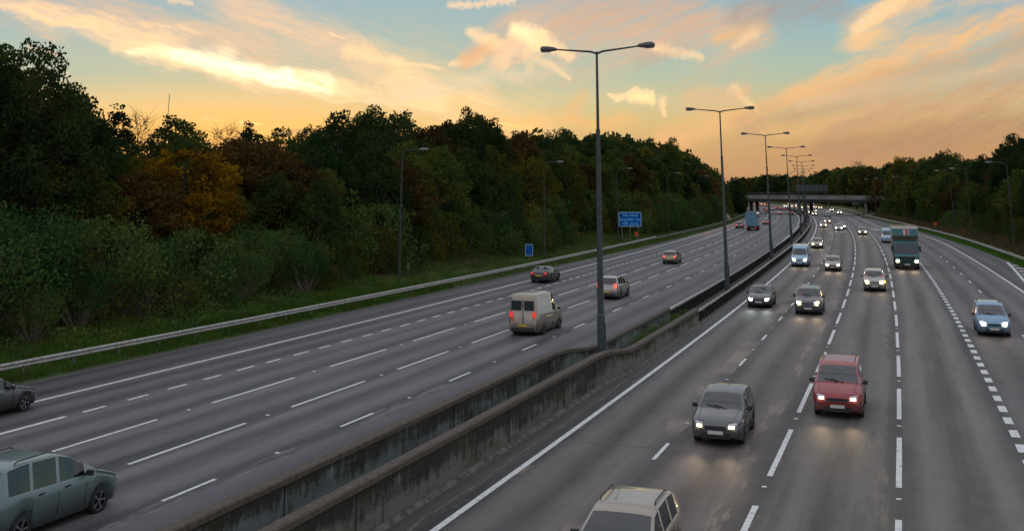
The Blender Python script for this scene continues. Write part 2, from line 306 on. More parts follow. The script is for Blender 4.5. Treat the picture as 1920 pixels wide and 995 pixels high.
M_railtop = noisy('barrier_beam', (.24, .205, .18), (.12, .105, .095), 3, .5, bmp=.05)
M_pole = noisy('painted_column', (.045, .062, .068), (.035, .048, .052), 4, .45, bmp=.05, spec=.5)
M_poleside = noisy('grey_column', (.050, .055, .045), (.03, .034, .028), 3, .55, bmp=.05)
M_lamphead = mat('lamp_housing', (.10, .095, .095), .4, spec=.5)
M_lampheadp = mat('pale_lamp_housing', (.20, .21, .21), .45)
M_lens = mat('lamp_lens', (.20, .19, .17), .2)
M_blue = mat('sign_blue', (.002, .085, .42), .8, spec=.1)
M_signedge = mat('sign_border', (.34, .56, .68), .7, spec=.2)
M_signtext = mat('sign_lettering', (.16, .52, .82), .8, spec=.1)
M_signback = mat('sign_back', (.06, .07, .075), .6)
M_signpost = noisy('sign_post_steel', (.16, .155, .15), (.09, .085, .08), 3, .6, bmp=0)
M_orange = mat('orange_plastic', (.85, .10, .01), .4)
M_white = mat('white_plate', (.62, .64, .66), .45)
M_red = mat('sign_red', (.36, .03, .03), .45)
M_black = mat('black_symbol', (.015, .015, .015), .5)
M_bconc = noisy('bridge_concrete', (.17, .165, .155), (.10, .095, .09), .5, .85)
M_bdark = noisy('bridge_beam', (.05, .048, .046), (.03, .03, .03), .6, .85)
M_parapet = noisy('bridge_parapet', (.27, .27, .265), (.20, .20, .195), 1.0, .5, bmp=0)
M_bark = noisy('bark', (.05, .042, .034), (.085, .075, .06), 3, .9)
M_twig = mat('twig', (.035, .028, .022), .9)
def leafmat(name, c1, c2, c3, trans=.25):
    m = bpy.data.materials.new(name); m.use_nodes = True; n_ = m.node_tree; n_.nodes.clear(); bb = NB(n_)
    geo = bb.n('ShaderNodeNewGeometry'); oi = bb.n('ShaderNodeObjectInfo')
    cl = bb.noise(geo.outputs['Position'], .35, 3, .6)
    fn = bb.noise(geo.outputs['Position'], 3.0, 2, .6)
    f = bb.m('ADD', cl, bb.m('ADD', bb.m('MULTIPLY', bb.m('SUBTRACT', fn, .5), .5), bb.m('MULTIPLY', bb.m('SUBTRACT', oi.outputs['Random'], .5), .30)))
    c = bb.ramp(f, [(.32, c1), (.5, c2), (.70, c3)])
    d = bb.n('ShaderNodeBsdfDiffuse'); bb.put(d.inputs[0], c)
    tr = bb.n('ShaderNodeBsdfTranslucent'); bb.put(tr.inputs[0], c)
    mx = bb.n('ShaderNodeMixShader'); mx.inputs[0].default_value = trans
    n_.links.new(d.outputs[0], mx.inputs[1]); n_.links.new(tr.outputs[0], mx.inputs[2])
    o = bb.n('ShaderNodeOutputMaterial'); n_.links.new(mx.outputs[0], o.inputs[0]); return m
L_green = leafmat('leaves_green', (.018, .040, .015), (.042, .072, .019), (.085, .105, .020))
L_dark = leafmat('leaves_dark', (.014, .028, .013), (.028, .046, .016), (.045, .060, .018))
L_yellow = leafmat('leaves_yellow', (.06, .034, .006), (.17, .088, .008), (.36, .21, .012), .3)
L_brown = leafmat('leaves_russet', (.034, .026, .012), (.068, .042, .015), (.10, .060, .017))
L_olive = leafmat('leaves_olive', (.030, .042, .012), (.062, .070, .015), (.12, .10, .014))
L_shrub = leafmat('leaves_shrub', (.024, .058, .020), (.050, .098, .028), (.095, .135, .033))
L_spruce = leafmat('needles', (.010, .020, .012), (.016, .028, .014), (.024, .036, .016), .05)
L_orange = leafmat('leaves_orange', (.16, .055, .010), (.22, .09, .012), (.26, .12, .014), .3)
L_grass = leafmat('grass_blades', (.055, .100, .018), (.082, .150, .026), (.13, .135, .038), .3)
L_grassb = leafmat('bright_grass_blades', (.055, .14, .018), (.070, .17, .022), (.09, .18, .03), .3)
L_dry = leafmat('dry_stems', (.07, .05, .03), (.10, .07, .04), (.12, .09, .05), .1)
L_yweed = leafmat('yellow_weed', (.07, .12, .02), (.14, .17, .02), (.35, .30, .02), .3)

# ------------------------------------------------------------------ mesh helpers
class MB:
    def __init__(s): s.v = []; s.f = []; s.uv = []; s.mi = []; s.smooth = False
    def face(s, pts, uv=None, mi=0):
        i = len(s.v); s.v.extend([tuple(p) for p in pts]); s.f.append(tuple(range(i, i+len(pts)))); s.uv.append(uv); s.mi.append(mi)
    def grid(s, rows, uvrows=None, closed=False, mi=0):      # rows of equal length, shared vertices
        i0 = len(s.v); n = len(rows[0])
        for r in rows: s.v.extend([tuple(p) for p in r])
        for a in range(len(rows)-1):
            for c in range(n if closed else n-1):
                c2 = (c+1) % n
                s.f.append((i0+a*n+c, i0+a*n+c2, i0+(a+1)*n+c2, i0+(a+1)*n+c)); s.mi.append(mi)
                s.uv.append([uvrows[a][c], uvrows[a][c2], uvrows[a+1][c2], uvrows[a+1][c]] if uvrows else None)
    def box(s, c, h, rz=0.0, mi=0, M=None):
        cs, sn = math.cos(rz), math.sin(rz); P_ = []
        for z in (-1, 1):
            for x, y in ((-1, -1), (1, -1), (1, 1), (-1, 1)):
                p = Vector((x*h[0], y*h[1], z*h[2]))
                p = M @ p if M else Vector((p.x*cs-p.y*sn, p.x*sn+p.y*cs, p.z))
                P_.append((c[0]+p.x, c[1]+p.y, c[2]+p.z))
        i = len(s.v); s.v.extend(P_)
        for q in ((0, 3, 2, 1), (4, 5, 6, 7), (0, 1, 5, 4), (1, 2, 6, 5), (2, 3, 7, 6), (3, 0, 4, 7)):
            s.f.append(tuple(i+k for k in q)); s.uv.append(None); s.mi.append(mi)
    def tube(s, pts, rad, n=8, cap=True, mi=0):
        pts = [Vector(p) for p in pts]; rows = []
        for i, p in enumerate(pts):
            t = (pts[min(i+1, len(pts)-1)] - pts[max(i-1, 0)]).normalized()
            a = Vector((0, 0, 1)) if abs(t.z) < .9 else Vector((1, 0, 0))
            x = t.cross(a).normalized(); y = t.cross(x); r = rad[i] if isinstance(rad, (list, tuple)) else rad
            rows.append([p + (x*math.cos(2*math.pi*k/n) + y*math.sin(2*math.pi*k/n))*r for k in range(n)])
        i0 = len(s.v); s.grid(rows, closed=True, mi=mi)
        if cap:
            s.f.append(tuple(i0+k for k in reversed(range(n)))); s.uv.append(None); s.mi.append(mi)
            e = i0+(len(rows)-1)*n; s.f.append(tuple(e+k for k in range(n))); s.uv.append(None); s.mi.append(mi)
    def build(s, name, mats, parent=None, smooth=False, link=True):
        me = bpy.data.meshes.new(name); me.from_pydata(s.v, [], s.f)
        mats = mats if isinstance(mats, (list, tuple)) else [mats]
        for m in mats: me.materials.append(m)
        if any(x for x in s.mi): me.polygons.foreach_set('material_index', s.mi)
        if any(u is not None for u in s.uv):
            ul = me.uv_layers.new(name='UVMap'); arr = []
            for f, u in zip(s.f, s.uv):
                arr.extend([c for p in (u if u else [(0, 0)]*len(f)) for c in p])
            ul.data.foreach_set('uv', arr)
        if smooth: me.polygons.foreach_set('use_smooth', [True]*len(s.f))
        me.update()
        o = bpy.data.objects.new(name, me)
        if link: C.objects.link(o)
        if parent: o.parent = parent
        return o
def npmesh(name, verts, faces, m, parent=None, link=True):     # fast quads/tris from numpy
    me = bpy.data.meshes.new(name); nv, nf, k = len(verts), len(faces), faces.shape[1]
    me.vertices.add(nv); me.vertices.foreach_set('co', verts.astype(np.float32).ravel())
    me.loops.add(nf*k); me.loops.foreach_set('vertex_index', faces.astype(np.int32).ravel())
    me.polygons.add(nf); me.polygons.foreach_set('loop_start', np.arange(0, nf*k, k, dtype=np.int32))
    try: me.polygons.foreach_set('loop_total', np.full(nf, k, dtype=np.int32))
    except Exception: pass
    me.materials.append(m); me.update(calc_edges=True); me.validate()
    if not name: return me
    o = bpy.data.objects.new(name, me)
    if link: C.objects.link(o)
    if parent: o.parent = parent
    return o
def tag(o, label=None, cat=None, group=None, kind=None):
    if label: o['label'] = label
    if cat: o['category'] = cat
    if group: o['group'] = group
    if kind: o['kind'] = kind
    return o
def empty(name, loc, rz=0.0, label=None, cat=None, group=None):
    o = bpy.data.objects.new(name, None); C.objects.link(o); o.location = loc; o.rotation_euler = (0, 0, rz)
    o.empty_display_size = .3
    return tag(o, label, cat, group)
def copy_tree(o, parent=None):
    c = o.copy(); C.objects.link(c)
    if parent: c.parent = parent
    for ch in [x for x in KIDS.get(o.name, [])]: copy_tree(ch, c)
    return c
KIDS = {}
def index_kids():
    KIDS.clear()
    for o in bpy.data.objects:
        if o.parent: KIDS.setdefault(o.parent.name, []).append(o)
def ribbon(mb, d0, d1, s0, s1, z, step=5.0, mi=0):
    n = max(1, int(math.ceil((s1-s0)/step))); rows = []; uvs = []
    kk = 6 if (callable(d0) or callable(d1) or abs(d1-d0) > 4) else 1
    f0 = d0 if callable(d0) else (lambda s: d0); f1 = d1 if callable(d1) else (lambda s: d1)
    for i in range(n+1):
        s = s0+(s1-s0)*i/n; a, c = f0(s), f1(s); k = kk
        r = []; u = []
        for j in range(k+1):
            d = a+(c-a)*j/k; x, y = SD(s, d); r.append((x, y, z)); u.append((d, s))
        rows.append(r); uvs.append(u)
    mb.grid(rows, uvs, mi=mi)

# ================================================================== SETTING
def struct(o): o['kind'] = 'structure'; return o
# terrain: one sheet reaching the horizon
gx = np.concatenate([[-4000, -2500, -1500, -900, -500, -300, -180, -110], np.arange(-70, 262, 3.0), [280, 310, 350, 420, 520, 700, 1000, 1600, 2600, 4500]])
gy = np.concatenate([[-1500, -600, -250, -120, -60], np.arange(-30, 700, 4.0), np.arange(700, 1000, 12.0), [1050, 1150, 1300, 1600, 2200, 3200, 5000]])
XX, YY = np.meshgrid(gx, gy); pts = np.stack([XX.ravel(), YY.ravel()], 1)
bestd = np.full(len(pts), 1e9); bs = np.zeros(len(pts)); bd = np.zeros(len(pts))
for i in range(len(_seg)):
    p = pts-CL[i]; t = np.clip(p@_st[i], 0 if i else -1e4, _sl[i] if i < len(_seg)-1 else 1e4); qv = p-np.outer(t, _st[i]); dd_ = np.hypot(*qv.T)
    sg_ = np.sign(_st[i, 1]*p[:, 0]-_st[i, 0]*p[:, 1]); mk = dd_ < bestd
    bestd[mk] = dd_[mk]; bs[mk] = i*10+t[mk]; bd[mk] = (dd_*sg_)[mk]
zz = np.zeros(len(pts))
for i in range(len(pts)):
    s_, d_ = min(max(bs[i], 0), SMAX), bd[i]; z = ground_z(s_, d_)
    over = max(d_-eR(s_), eL(s_)-d_)
    zz[i] = z - .25 if over < 13 else z - .25*max(0, 1-(over-13)/3)
nx, ny = len(gx), len(gy); idx = np.arange(nx*ny).reshape(ny, nx)
fc = np.stack([idx[:-1, :-1], idx[:-1, 1:], idx[1:, 1:], idx[1:, :-1]], -1).reshape(-1, 4)
terr = npmesh('terrain', np.column_stack([pts, zz]), fc, M_litter); terr.data.polygons.foreach_set('use_smooth', [True]*len(fc)); struct(terr)

mb = MB(); ribbon(mb, 1.2, lambda s: eR(s)+.05, 5, 1080, 0.0); struct(mb.build('road_right', M_roadR))
mb = MB(); ribbon(mb, lambda s: eL(s)-.05, -.75, 5, 1080, 0.0); struct(mb.build('road_left', M_roadL))
def verge(name, edge, side, hf, m, wid=15.0, s0=20, s1=1060, prof=(0, .4, 1, 1.5, 2.2, 3.5, 5, 6, 8, 11, 13.5, 15)):
    mb = MB(); rows = []; uvr = []
    n = int((s1-s0)/4)
    for i in range(n+1):
        s = s0+(s1-s0)*i/n; r = []; uvr.append([(L, s) for L in prof])
        for L in prof:
            x, y = SD(s, edge(s)+side*L); z = hf(L) if 0 < L < wid else (hf(L)-.12 if L else -.03)
            if L == .4: z = .06
            wob_ = .10*math.sin(s*.31+L*1.3)+.07*math.sin(s*.83+L*2.9)
            r.append((x, y, z+(wob_ if L > 2 else 0)))
        rows.append(r)
    mb.grid(rows, uvr); return struct(mb.build(name, m, smooth=True))
M_vergeL = noisy('left_verge_ground', (.035, .065, .014), (.045, .048, .018), .9, .95, bmp=.6)
bb, pr = nodes(M_vergeL); uvn = bb.n('ShaderNodeUVMap').outputs[0]; uL, uS = bb.sepxyz(uvn)[:2]
old = pr.inputs['Base Color'].links[0].from_socket
edge_ = bb.m('ADD', uL, bb.m('MULTIPLY', bb.m('SUBTRACT', bb.noise(bb.comb(bb.m('MULTIPLY', uL, .5), bb.m('MULTIPLY', uS, .25)), 1, 4), .5), 6.0))
bb.put(pr.inputs['Base Color'], bb.mix(bb.sstep(edge_, 5.6, 7.6), old, bb.mix(bb.noise(uvn, 3, 4), (.020, .012, .009), (.060, .032, .018))))
verge('verge_left', eL, -1, bank_left, M_vergeL)
verge('verge_right', eR, 1, bank_right, M_grass)
mb = MB(); ribbon(mb, lambda s: eR(s)-.05, lambda s: eR(s)+1.15, 196, 700, .075, 6); struct(mb.build('mown_strip', M_grassb))
mb = MB(); ribbon(mb, -.8, 1.35, 5, 112, .05); ribbon(mb, -.8, 1.35, 112, 1060, .03); struct(mb.build('median_ground', M_soil))
# lay-by slab of pale concrete on the far hard shoulder
mb = MB(); ribbon(mb, lambda s: max(eL(s)+.25, -19.9), -16.35, 246, 372, .004); struct(mb.build('layby_surface', M_concpatch))
# painted markings
mk = MB(); ZP = .008
def dashes(d, s0, period, ln, send, w=.15):
    s = s0
    while s < send:
        wv = random.uniform(-.01, .01)
        ribbon(mk, d-w/2+wv, d+w/2+wv, s, s+ln+random.uniform(-.12, .12), ZP, 3.5); s += period
def solid(d, s0, s1, w=.2, step=4):
    f0 = (lambda s: d(s)-w/2) if callable(d) else d-w/2; f1 = (lambda s: d(s)+w/2) if callable(d) else d+w/2
    ribbon(mk, f0, f1, s0, s1, ZP, step)
solid(2.62, 20, 1000, .2); solid(-2.0, 20, 1000, .2)
dashes(6.26, 34.8, 10, 2.4, 980, .13); dashes(9.99, 33.6, 10.1, 6.8, 980, .17); dashes(13.68, 33.6, 10.1, 6.8, 980, .17)
s = 40.0
while s < 226: ribbon(mk, 17.40, 17.70, s, s+1.25, ZP); s += 2.35
dashes(20.84, 57, 10.55, 2.8, 200, .14)
RS = [(0, 24.3), (235, 24.4), (258, 24.1), (274, 22.9), (300, 19.6), (324, 17.3), (1000, 17.3)]
solid(lambda s: interp(RS, s), 20, 1000, .22)
dashes(-16.06, 74.4, 2.62, 1.35, 226, .17); solid(-16.1, 40, 73.5, .22); solid(-16.2, 226, 1000, .2)
dashes(-12.5, 29, 9.75, 6.3, 980, .15); dashes(-9.06, 29.4, 9.75, 6.4, 980, .15); dashes(-5.48, 34.8, 10.2, 2.55, 980, .13)
solid(lambda s: interp([(0, -19.35), (256, -19.3), (300, -18.6), (330, -18.4)], s), 20, 330, .2)
solid(lambda s: interp([(120, 24.2), (157, 26.0), (187, 27.9)], s), 120, 187, .3)
for k in range(9): ribbon(mk, lambda s: interp([(120, 24.6), (157, 26.4), (187, 28.1)], s), lambda s: 28.3, 140+k*5, 141.1+k*5, ZP, 2)
# lane arrow
def SDp(s, d, z=ZP): x, y = SD(s, d); return (x, y, z)
mk.face([SDp(300, 15.9), SDp(300, 16.15), SDp(318, 15.1), SDp(318, 14.9)]); mk.face([SDp(304, 14.6), SDp(297, 15.9), SDp(304, 16.9), SDp(301.5, 15.9)])
struct(mk.build('road_markings', M_paint))
mb = MB()
ribbon(mb, 2.9, 9.95, 76.35, 76.42, .006); ribbon(mb, 3.2, 10.1, 131.3, 131.45, .006)
jw = lambda d, k, w0: ((lambda s: d+.05*math.sin(s*.9+k)+.03*math.sin(s*2.7+k)), (lambda s: d+w0+.05*math.sin(s*.9+k)+.03*math.sin(s*2.7+k)+.03*abs(math.sin(s*1.7))))
a_, c_ = jw(1.98, 1, .04); ribbon(mb, a_, c_, 40, 118, .006, .6)
s = 36.0
while s < 260:
    L_ = random.uniform(2, 9)
    if random.random() < .65: a_, c_ = jw(13.84, s, .03); ribbon(mb, a_, c_, s, s+L_, .006, .6)
    if random.random() < .5: a_, c_ = jw(10.10, s, .025); ribbon(mb, a_, c_, s+2, s+2+L_*.7, .006, .6)
    s += L_
struct(mb.build('joint_sealant', M_joint))
mb = MB()
for d, s0, per in ((13.68, 42.4, 10.1), (9.99, 42.4, 10.1), (-12.5, 37.2, 9.75), (-9.06, 37.4, 9.75), (-5.48, 40.7, 10.2), (6.26, 40.6, 10)):
    s = s0
    while s < 190:
        x, y = SD(s, d); mb.box((x, y, .014), (.05, .07, .012), heading(s)); s += per
struct(mb.build('road_studs', M_stud))

# ------------------------------------------------------------------ median walls
def sweep(mb, prof, s0, s1, step=2.0, doff=lambda s: 0, zoff=lambda s: 0, caps=True, mi=0):
    n = max(1, int(math.ceil((s1-s0)/step))); rows = []; uvs = []
    per = [0]
    for a, c in zip(prof, prof[1:]+prof[:1]): per.append(per[-1]+math.hypot(c[0]-a[0], c[1]-a[1]))
    for i in range(n+1):
        s = s0+(s1-s0)*i/n; r = []; u = []
        for (d, z) in prof+prof[:1]:
            x, y = SD(s, d+doff(s)); r.append((x, y, z+zoff(s))); u.append((s, z))
        rows.append(r); uvs.append(u)
    mb.grid(rows, uvs, mi=mi)
    if caps:
        mb.face(list(reversed(rows[0][:-1])), mi=mi); mb.face(rows[-1][:-1], mi=mi)
def hshift(a, bb_): return lambda s: float(np.interp(s, [0, 87.5, 91.5, 200], [a, a, bb_, bb_]))
def wall(name, label, m, side, dn, df, s1):
    # dn / df: centre of the wall before / after the lamp column; height drops there
    hn, hf = 1.14, .80
    hz = lambda s: float(np.interp(s, [0, 88.0, 91.8, 200], [hn, hn, hf, hf]))
    root = empty(name, (*SD(90, dn), 0), 0, label, 'wall')
    mb = MB(); n = 60; rows = []; uvs = []; s0 = 30
    prof = [(-.17, 0), (-.15, 1), (.15, 1), (.17, 0)]
    for i in range(n+1):
        s = s0+(s1-s0)*i/n; r = []; u = []
        for (d, k) in prof:
            x, y = SD(s, d+hshift(dn, df)(s)); z = k*hz(s); r.append((x, y, z)); u.append((s, z))
        rows.append(r); uvs.append(u)
    mb.grid(rows, uvs); mb.face(rows[-1], [(s1, 0), (s1, .8), (s1+.3, .8), (s1+.3, 0)])
    o = mb.build('wall_face', m); o.parent = root; o.matrix_parent_inverse = Matrix.Translation(root.location).inverted()
    mb = MB(); sweep(mb, [(-.19, 0), (-.19, .13), (-.15, .165), (.15, .165), (.19, .13), (.19, 0)], s0, s1, 1.5, hshift(dn, df), hz)
    for v_i in range(len(mb.v)):
        x, y, z = mb.v[v_i]; mb.v[v_i] = (x+random.uniform(-.003, .003), y, z+random.uniform(-.004, .004))
    o = mb.build('coping', M_cope); o.parent = root; o.matrix_parent_inverse = Matrix.Translation(root.location).inverted()
    if side > 0:
        mb = MB(); sweep(mb, [(.20, 0), (.20, .10), (.34, .03), (.36, 0)], s0, s1, 2, hshift(dn, df))
        o = mb.build('footing', M_foot); o.parent = root; o.matrix_parent_inverse = Matrix.Translation(root.location).inverted()
    mb = MB()
    for s in np.arange(42, s1-1, 11.0):      # vertical construction joints
        for sd2 in (1,):
            x, y = SD(s, hshift(dn, df)(s)+.174); mb.box((x, y, hz(s)/2+.05), (.012, .010, hz(s)/2-.06), heading(s))
    o = mb.build('joint', M_black); o.parent = root; o.matrix_parent_inverse = Matrix.Translation(root.location).inverted()
    return root
def setparent(o, root):
    o.parent = root; o.matrix_parent_inverse = root.matrix_basis.inverted(); return o
wall('median_wall', 'stained concrete median wall nearer the red taillight side, farther from the camera', M_wallL, -1, -.95, -.42, 110.8)
wall('median_wall', 'dark algae covered concrete median wall nearest the camera beside the headlight traffic', M_wallR, 1, 1.08, 1.42, 110.9)

# ------------------------------------------------------------------ steel barriers
def barrier(name, label, group, dfun, s0, s1, spacing, side, beam, top=.76, mpost=M_post, mbeam=M_galv, pw=(.05, .06), gz=lambda s: 0, far=None):
    x, y = SD(s0, dfun(s0)); root = empty(name, (x, y, gz(s0)), 0, label, 'barrier', group); root.location = (x, y, gz(s0))
    root_inv = Matrix.Translation(root.location).inverted()
    mb = MB(); sweep(mb, [(d, z+top) for d, z in beam], s0, s1, 2.0 if s1 < 300 else 4.0, dfun, gz)
    o = mb.build('beam', mbeam); o.parent = root; o.matrix_parent_inverse = root_inv
    ss = list(np.arange(s0+.4, s1, spacing)); pm = None
    h = top-.05
    for k, s in enumerate(ss[:100]):
        x, y = SD(s, dfun(s)-side*.09)
        if pm is None:
            mbp = MB(); mbp.box((0, 0, h/2), (pw[0], pw[1], h/2)); mbp.box((0, side*-.05, h-.06), (pw[0]*.8, .05, .06))
            pm = mbp.build('post', mpost); o = pm
        else:
            o = pm.copy(); C.objects.link(o)
        o.parent = root; o.matrix_parent_inverse = root_inv
        o.location = (x, y, gz(s)); o.rotation_euler = (0, 0, heading(s))
    if len(ss) > 100:
        mb = MB()
        for s in ss[100:]:
            x, y = SD(s, dfun(s)-side*.09); mb.box((x, y, gz(s)+h/2), (pw[0], pw[1], h/2), heading(s))
        o = mb.build('far_posts', mpost); o['kind'] = 'stuff'; o.parent = root; o.matrix_parent_inverse = root_inv
    return root
WB = [(-.03, -.31), (.02, -.28), (.045, -.235), (.02, -.19), (-.02, -.155), (.02, -.12), (.045, -.075), (.02, -.03), (-.03, 0), (-.05, -.005), (-.05, -.305)]
BOX = [(-.10, -.085), (.10, -.085), (.10, 0), (-.10, 0)]
d_r1 = lambda s: interp([(0, -23.95), (80, -23.85), (98, -23.55), (145, -23.1), (228, -22.9)], s)
d_r2 = lambda s: interp([(221, -22.3), (267, -21.4), (303, -20.5), (343, -20.3), (423, -20.4), (1000, -20.4)], s)
barrier('guard_rail', 'galvanised guard rail along the wooded left verge nearest the camera', None, d_r1, 44, 228, 3.2, 1, WB, .76, M_galvd, M_galv, (.055, .035), gz=lambda s: .05)
barrier('guard_rail', 'weathered darker guard rail on the left from the blue hard shoulder sign to the bridge', None, d_r2, 222, 560, 3.6, 1, WB, .76, M_galvd, M_galvd, (.055, .035), gz=lambda s: .05)
d_rr = lambda s: interp([(100, 29.6), (180, 29.35), (250, 27.7), (306, 25.1), (362, 22.3), (426, 19.95), (445, 20.2)], s)
barrier('guard_rail', 'pale guard rail along the bright grass strip right of the slip lane', None, d_rr, 100, 436, 3.3, -1, [(-d, z) for d, z in reversed(WB)], .72, M_galvd, M_galv, (.055, .035), gz=lambda s: .08)
d_rf = lambda s: eR(s)+.8
barrier('guard_rail', 'far guard rail along the grassy right verge beyond the bridge', None, d_rf, 442, 640, 4, -1, [(-d, z) for d, z in reversed(WB)], .72, M_galvd, M_galv, (.055, .035), gz=lambda s: .08)
barrier('median_barrier', 'dark close posted median barrier on the taillight side, left of the tall lamp columns', 'median barriers', lambda s: interp([(110, -.45), (190, -.85), (1000, -.85)], s), 111.2, 760, 1.35, -1, BOX, .78, M_post, M_railtop, (.06, .13))
barrier('median_barrier', 'dark close posted median barrier on the headlight side, right of the tall lamp columns', 'median barriers', lambda s: interp([(110, 1.42), (165, 1.15), (230, 1.15), (1000, 1.2)], s), 111.2, 760, 1.35, 1, BOX, .78, M_post, M_railtop, (.06, .13))

# ------------------------------------------------------------------ road bridge
PL = np.array([92.0, 435.0]); PR = np.array([126.0, 391.0]); ax = (PR-PL); blen = np.hypot(*ax); ax /= blen; an = np.array([-ax[1], ax[0]])  # an points away
brz = math.atan2(ax[1], ax[0])
br = empty('road_bridge', (*((PL+PR)/2), 0), brz, 'grey concrete road bridge with pale railings crossing the whole motorway', 'bridge')
def bpart(name, mbx, m): o = mbx.build(name, m); o.parent = br; return o
hl_, ex0, ex1 = blen/2, 24, 46
mb = MB(); mb.box(((ex1-ex0)/2, 5, 5.33), (hl_+(ex0+ex1)/2, 5.0, .30)); bpart('deck_edge', mb, M_bdark)
mb = MB(); mb.box(((ex1-ex0)/2, 5, 4.80), (hl_+(ex0+ex1)/2, 4.4, .235)); bpart('girder', mb, M_bconc)
for yy_ in (.12, 9.88):
    mb = MB(); Lh = hl_+(ex0+ex1)/2; cx = (ex1-ex0)/2
    mb.box((cx, yy_, 6.98), (Lh, .06, .06)); mb.box((cx, yy_, 5.72), (Lh, .05, .05))
    for k in range(int(2*Lh/2.4)): mb.box((cx-Lh+1+k*2.4, yy_, 6.34), (.06, .05, .70))
    for k in range(int(2*Lh/.3)): mb.box((cx-Lh+.2+k*.3, yy_+.004, 6.34), (.075, .02, .58))
    bpart('railing', mb, M_parapet)
for k, (cx, ys) in enumerate(((-hl_, (1.2, 5, 8.8)), (hl_, (1.2, 5, 8.8)), (-hl_*.06, (1.2, 5, 8.8)))):
    for yv in ys:
        mb = MB(); mb.box((cx, yv, 2.28), (.55, .45, 2.30)); mb.box((cx, yv, .35), (.72, .6, .35)); bpart('pier', mb, M_bconc)
for cx in (-hl_-14, hl_+16):
    mb = MB(); mb.box((cx, 5, 3.2), (1.5, 4.6, 3.6)); bpart('abutment', mb, M_bconc)
# tan block at the foot of the right pier
x, y = px_ground(1618, 408.5); o = MB(); o.box((0, 0, .75), (.45, .7, .75)); o.box((0, 0, 1.53), (.5, .75, .04)); o = o.build('barrier_block', M_concpatch); o.location = (x, y, .05)
tag(o, 'tan concrete block at the foot of the right bridge pier', 'block')

# ------------------------------------------------------------------ gantry with sign backs
def gz_at(u, v, y): r = raydir(u, v); k = y/r.y; return (r.x*k, CAM_H+r.z*k)
gy_ = 505.0
xa, za = gz_at(1388, 361.6, gy_); xb, zb = gz_at(1555, 359.5, gy_); x1, zt = gz_at(1491, 346.5, gy_); x2, zl = gz_at(1552, 358.6, gy_)
gan = empty('sign_gantry', ((xa+xb)/2, gy_, 0), 0, 'dark overhead gantry carrying grey sign backs just beyond the bridge', 'gantry')
def gpart(name, mbx, m): o = mbx.build(name, m); setparent(o, gan); return o
mb = MB(); mb.box(((xa+xb)/2, gy_, za), ((xb-xa)/2, .35, .3)); gpart('beam', mb, M_bdark)
for xx in (xa+.4, xb-.4): mb = MB(); mb.box((xx, gy_, za/2-.15), (.3, .3, za/2-.15)); gpart('leg', mb, M_bdark)
npan = 7
for k in range(npan):
    w_ = (x2-x1)/npan; mb = MB(); mb.box((x1+w_*(k+.5), gy_-.4, (zt+zl)/2), (w_*.47, .06, (zt-zl)/2)); gpart('sign_back', mb, M_signback)
mb = MB()
for k in range(npan+1): mb.box((x1+(x2-x1)*k/npan, gy_-.5, (zt+zl)/2-.3), (.1, .08, (zt-zl)/2+.35))
gpart('strut', mb, M_bdark)
# direction sign seen from behind under the bridge
y0 = 470.0; xa, zt = gz_at(1599, 376.5, y0); xb, zb_ = gz_at(1613.5, 384.5, y0)
sgn = empty('direction_sign', ((xa+xb)/2, y0, 0), 0, 'teal grey direction sign on two posts seen under the bridge right side', 'sign')
mb = MB(); mb.box(((xa+xb)/2, y0, (zt+zb_)/2), ((xb-xa)/2, .05, (zt-zb_)/2)); setparent(mb.build('panel', mat('teal_panel', (.07, .13, .15), .5)), sgn)
for xx in (xa+.7, xb-.7): mb = MB(); mb.tube([(xx, y0+.12, 0), (xx, y0+.12, zt-.1)], .1, 8); setparent(mb.build('post', M_signpost), sgn)

# ------------------------------------------------------------------ signs on the left verge
def rrect(w, h, r, n=5):
    P_ = []
    for cx, cy, a0 in ((w/2-r, h/2-r, 0), (-w/2+r, h/2-r, 90), (-w/2+r, -h/2+r, 180), (w/2-r, -h/2+r, 270)):
        for k in range(n+1): a = R(a0+90*k/n); P_.append((cx+r*math.cos(a), cy+r*math.sin(a)))
    return P_
def plate(name, outline, y, th, m, parent, zc=0, xc=0):
    mb = MB(); f = [(x+xc, y, z+zc) for x, z in outline]; bk = [(x+xc, y+th, z+zc) for x, z in outline]
    mb.face(f); mb.face(list(reversed(bk)))
    for i in range(len(f)): j = (i+1) % len(f); mb.face([f[j], f[i], bk[i], bk[j]])
    o = mb.build(name, m); o.parent = parent; return o
def text_mesh(body, size, m, parent, loc, name='lettering', sx=1.0):
    cu = bpy.data.curves.new('t', 'FONT'); cu.body = body; cu.size = size; cu.align_x = 'CENTER'; cu.align_y = 'CENTER'; cu.offset = size*.012; cu.extrude = .004
    to = bpy.data.objects.new('t', cu); C.objects.link(to); dg = bpy.context.evaluated_depsgraph_get(); dg.update()
    me = bpy.data.meshes.new_from_object(to.evaluated_get(dg)); bpy.data.objects.remove(to)
    me.materials.clear(); me.materials.append(m); o = bpy.data.objects.new(name, me); C.objects.link(o)
    o.parent = parent; o.location = loc; o.rotation_euler = (R(90), 0, 0); o.scale = (sx, 1, 1); return o
